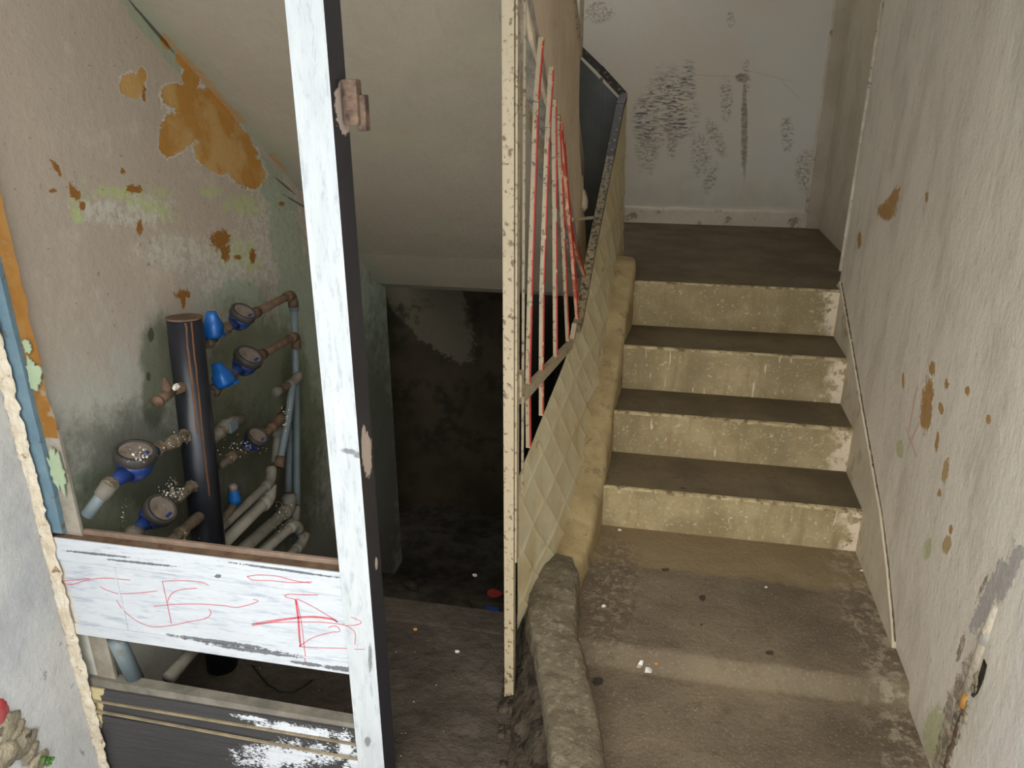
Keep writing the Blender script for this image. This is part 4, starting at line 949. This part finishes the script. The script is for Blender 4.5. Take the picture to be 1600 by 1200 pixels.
# flakes of paint lodged on the pipes
bm = bmesh.new()
def flk(px, py, sx, sy, n, X):
    for i in range(n):
        q = pp(px+random.gauss(0,sx), py+random.gauss(0,sy), X); a = random.uniform(0,3.14); r = random.uniform(.0012,.0036)
        u_ = Vector((math.cos(a)*.5, math.cos(a), math.sin(a)))*r; v_ = Vector((.5,-math.sin(a),math.cos(a)))*r*random.uniform(.4,1)
        vs_ = [bm.verts.new(q+u_), bm.verts.new(q+v_), bm.verts.new(q-u_*.8), bm.verts.new(q-v_)]
        f = bm.faces.new(vs_); g = bmesh.ops.extrude_face_region(bm, geom=[f])
        for e_ in g['geom']:
            if isinstance(e_, bmesh.types.BMVert): e_.co += Vector((.0006,0,.0004))
for a in ((268,768,9,8,90,-1.178),(218,712,12,6,40,-1.135),(378,700,20,10,60,-1.18),(444,810,9,18,70,-1.17),(285,850,10,8,24,-1.15),(448,650,4,12,24,-1.18),(192,805,3,16,16,-1.29),(276,686,10,6,20,-1.18)): flk(*a)
o = obj('paint_flakes', bm, M['flake']); o['kind'] = 'stuff'; tag(o, 'tiny white paint flakes lodged on the meters and pipes', 'paint flakes')

# ------------------------------------------------------------------ broken conduit in the right wall
q0 = on(1546,990,0,.733); q1 = on(1515,1080,0,.733)
cp = thing('conduit_pipe', 'broken pale conduit pipe sticking out of the damaged plaster at bottom right', 'pipe', q1)
bm = bmesh.new(); tube(bm, [q0+(q0-q1)*.45+Vector((.004,0,0)), q0, q1], .0155, 16); obj('pipe', bm, M['chalk'], cp, True)
bm = bmesh.new(); tube(bm, [q0+(q0-q1)*.5+Vector((.018,0,0)), q0.lerp(q1,.15)], .019, 16); o = obj('sleeve', bm, M['flake'], cp, True)
bm = bmesh.new(); q2 = on(1508,1105,0,.730); tube(bm, [q1+(q1-q0).normalized()*.004, q2], .013, 14, True, [.011,.014]); obj('rusty_end', bm, M['orange'], cp, True)
q3 = on(1478,1200,0,.728); bm = bmesh.new(); tube(bm, [q2.lerp(q3,t)+Vector((.004*nz(t,1,1,9),.008*nz(t,2,1,9),0)) for t in [i/10 for i in range(11)]], .007, 10); obj('rusty_rod', bm, M['rust'], cp, True)
bm = bmesh.new()
for i in range(40):
    t = random.random(); q = on(1528,1040,0,.727).lerp(on(1470,1210,0,.727), t); rock(bm, q+Vector((.001,random.uniform(-.03,.022),random.uniform(-.01,.01))), random.uniform(.006,.014), (.5,.8,1.2), i, 2)
tag(obj('broken_plaster', bm, M['stone'], None, True), 'crumbling grey plaster in the groove around the broken conduit', 'plaster')['kind'] = 'stuff'
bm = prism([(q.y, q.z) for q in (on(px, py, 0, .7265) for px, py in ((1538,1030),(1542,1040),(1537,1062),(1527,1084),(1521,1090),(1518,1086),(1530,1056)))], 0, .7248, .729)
struct('trim_groove_shade', bm, M['dirt'])  # dark strip standing in for the shadow inside the groove

# ------------------------------------------------------------------ litter
def scrap(px, py, z, pts, m, label, nm='paper_scrap', cat='litter', h=.004, grp=None):
    q = on(px, py, 2, z); bm = bmesh.new(); V = [bm.verts.new((x, y, h*(1+math.sin(i*2.1)))) for i, (x, y) in enumerate(pts)]
    bm.faces.new(V); bmesh.ops.triangulate(bm, faces=bm.faces[:]); bmesh.ops.solidify(bm, geom=bm.faces[:], thickness=.0006)
    o = obj(nm, bm, m); o.location = q+Vector((0,0,.002)); tag(o, label, cat, grp); return o
scrap(999,1040,0,[(-.007,-.016),(.003,-.018),(.008,.0),(.010,.015),(.002,.012),(-.004,.002)], M['paper'], 'torn white paper scrap on the floor left of the folded one')
scrap(1012,1050,0,[(-.008,-.010),(.010,-.012),(.012,.006),(.004,.012),(-.006,.008)], M['paper'], 'folded whitish paper scrap on the lobby floor right of the torn one')
for px, py, z, r, m, lb in ((968,829,0,.006,'flake','pale pebble against the foot of the lowest riser'),(1197,918,0,.0045,'flake','small white crumb in the middle of the upper floor strip'),(1346,892,0,.005,'flake','white crumb on the floor close to the right wall'),
      (943,948,0,.006,'flake','white plaster crumb near the kerb on the brown floor'),(649,984,-.1,.006,'orange','small orange pebble on the lobby floor below the threshold'),(1025,1038,0,.004,'orange','tiny tan crumb right of the paper scraps'),(931,1103,-.07,.005,'redp','tiny pinkish crumb beside the mortar kerb'),
      (714,1019,-.1,.006,'flake','whitish crumb on the lobby floor left of the post'),(742,900,-.26,.008,'flake','pale fragment on the dark basement step')):
    bm = bmesh.new(); rock(bm, (0,0,0), r, (1.2,.9,.7), int(px), 2); o = obj('pebble', bm, M[m]); o.location = on(px, py, 2, z)+Vector((0,0,r*.45)); tag(o, lb, 'pebble')
bm = bmesh.new(); pts = [on(px, py, 2, -.094) for px, py in ((395,1040),(405,1055),(418,1070),(438,1081),(458,1081),(475,1072),(488,1062))]
tube(bm, pts, .0022, 8); tag(obj('wire', bm, M['wire'], None, True), 'thin curved black wire on the lobby floor behind the gate', 'wire')
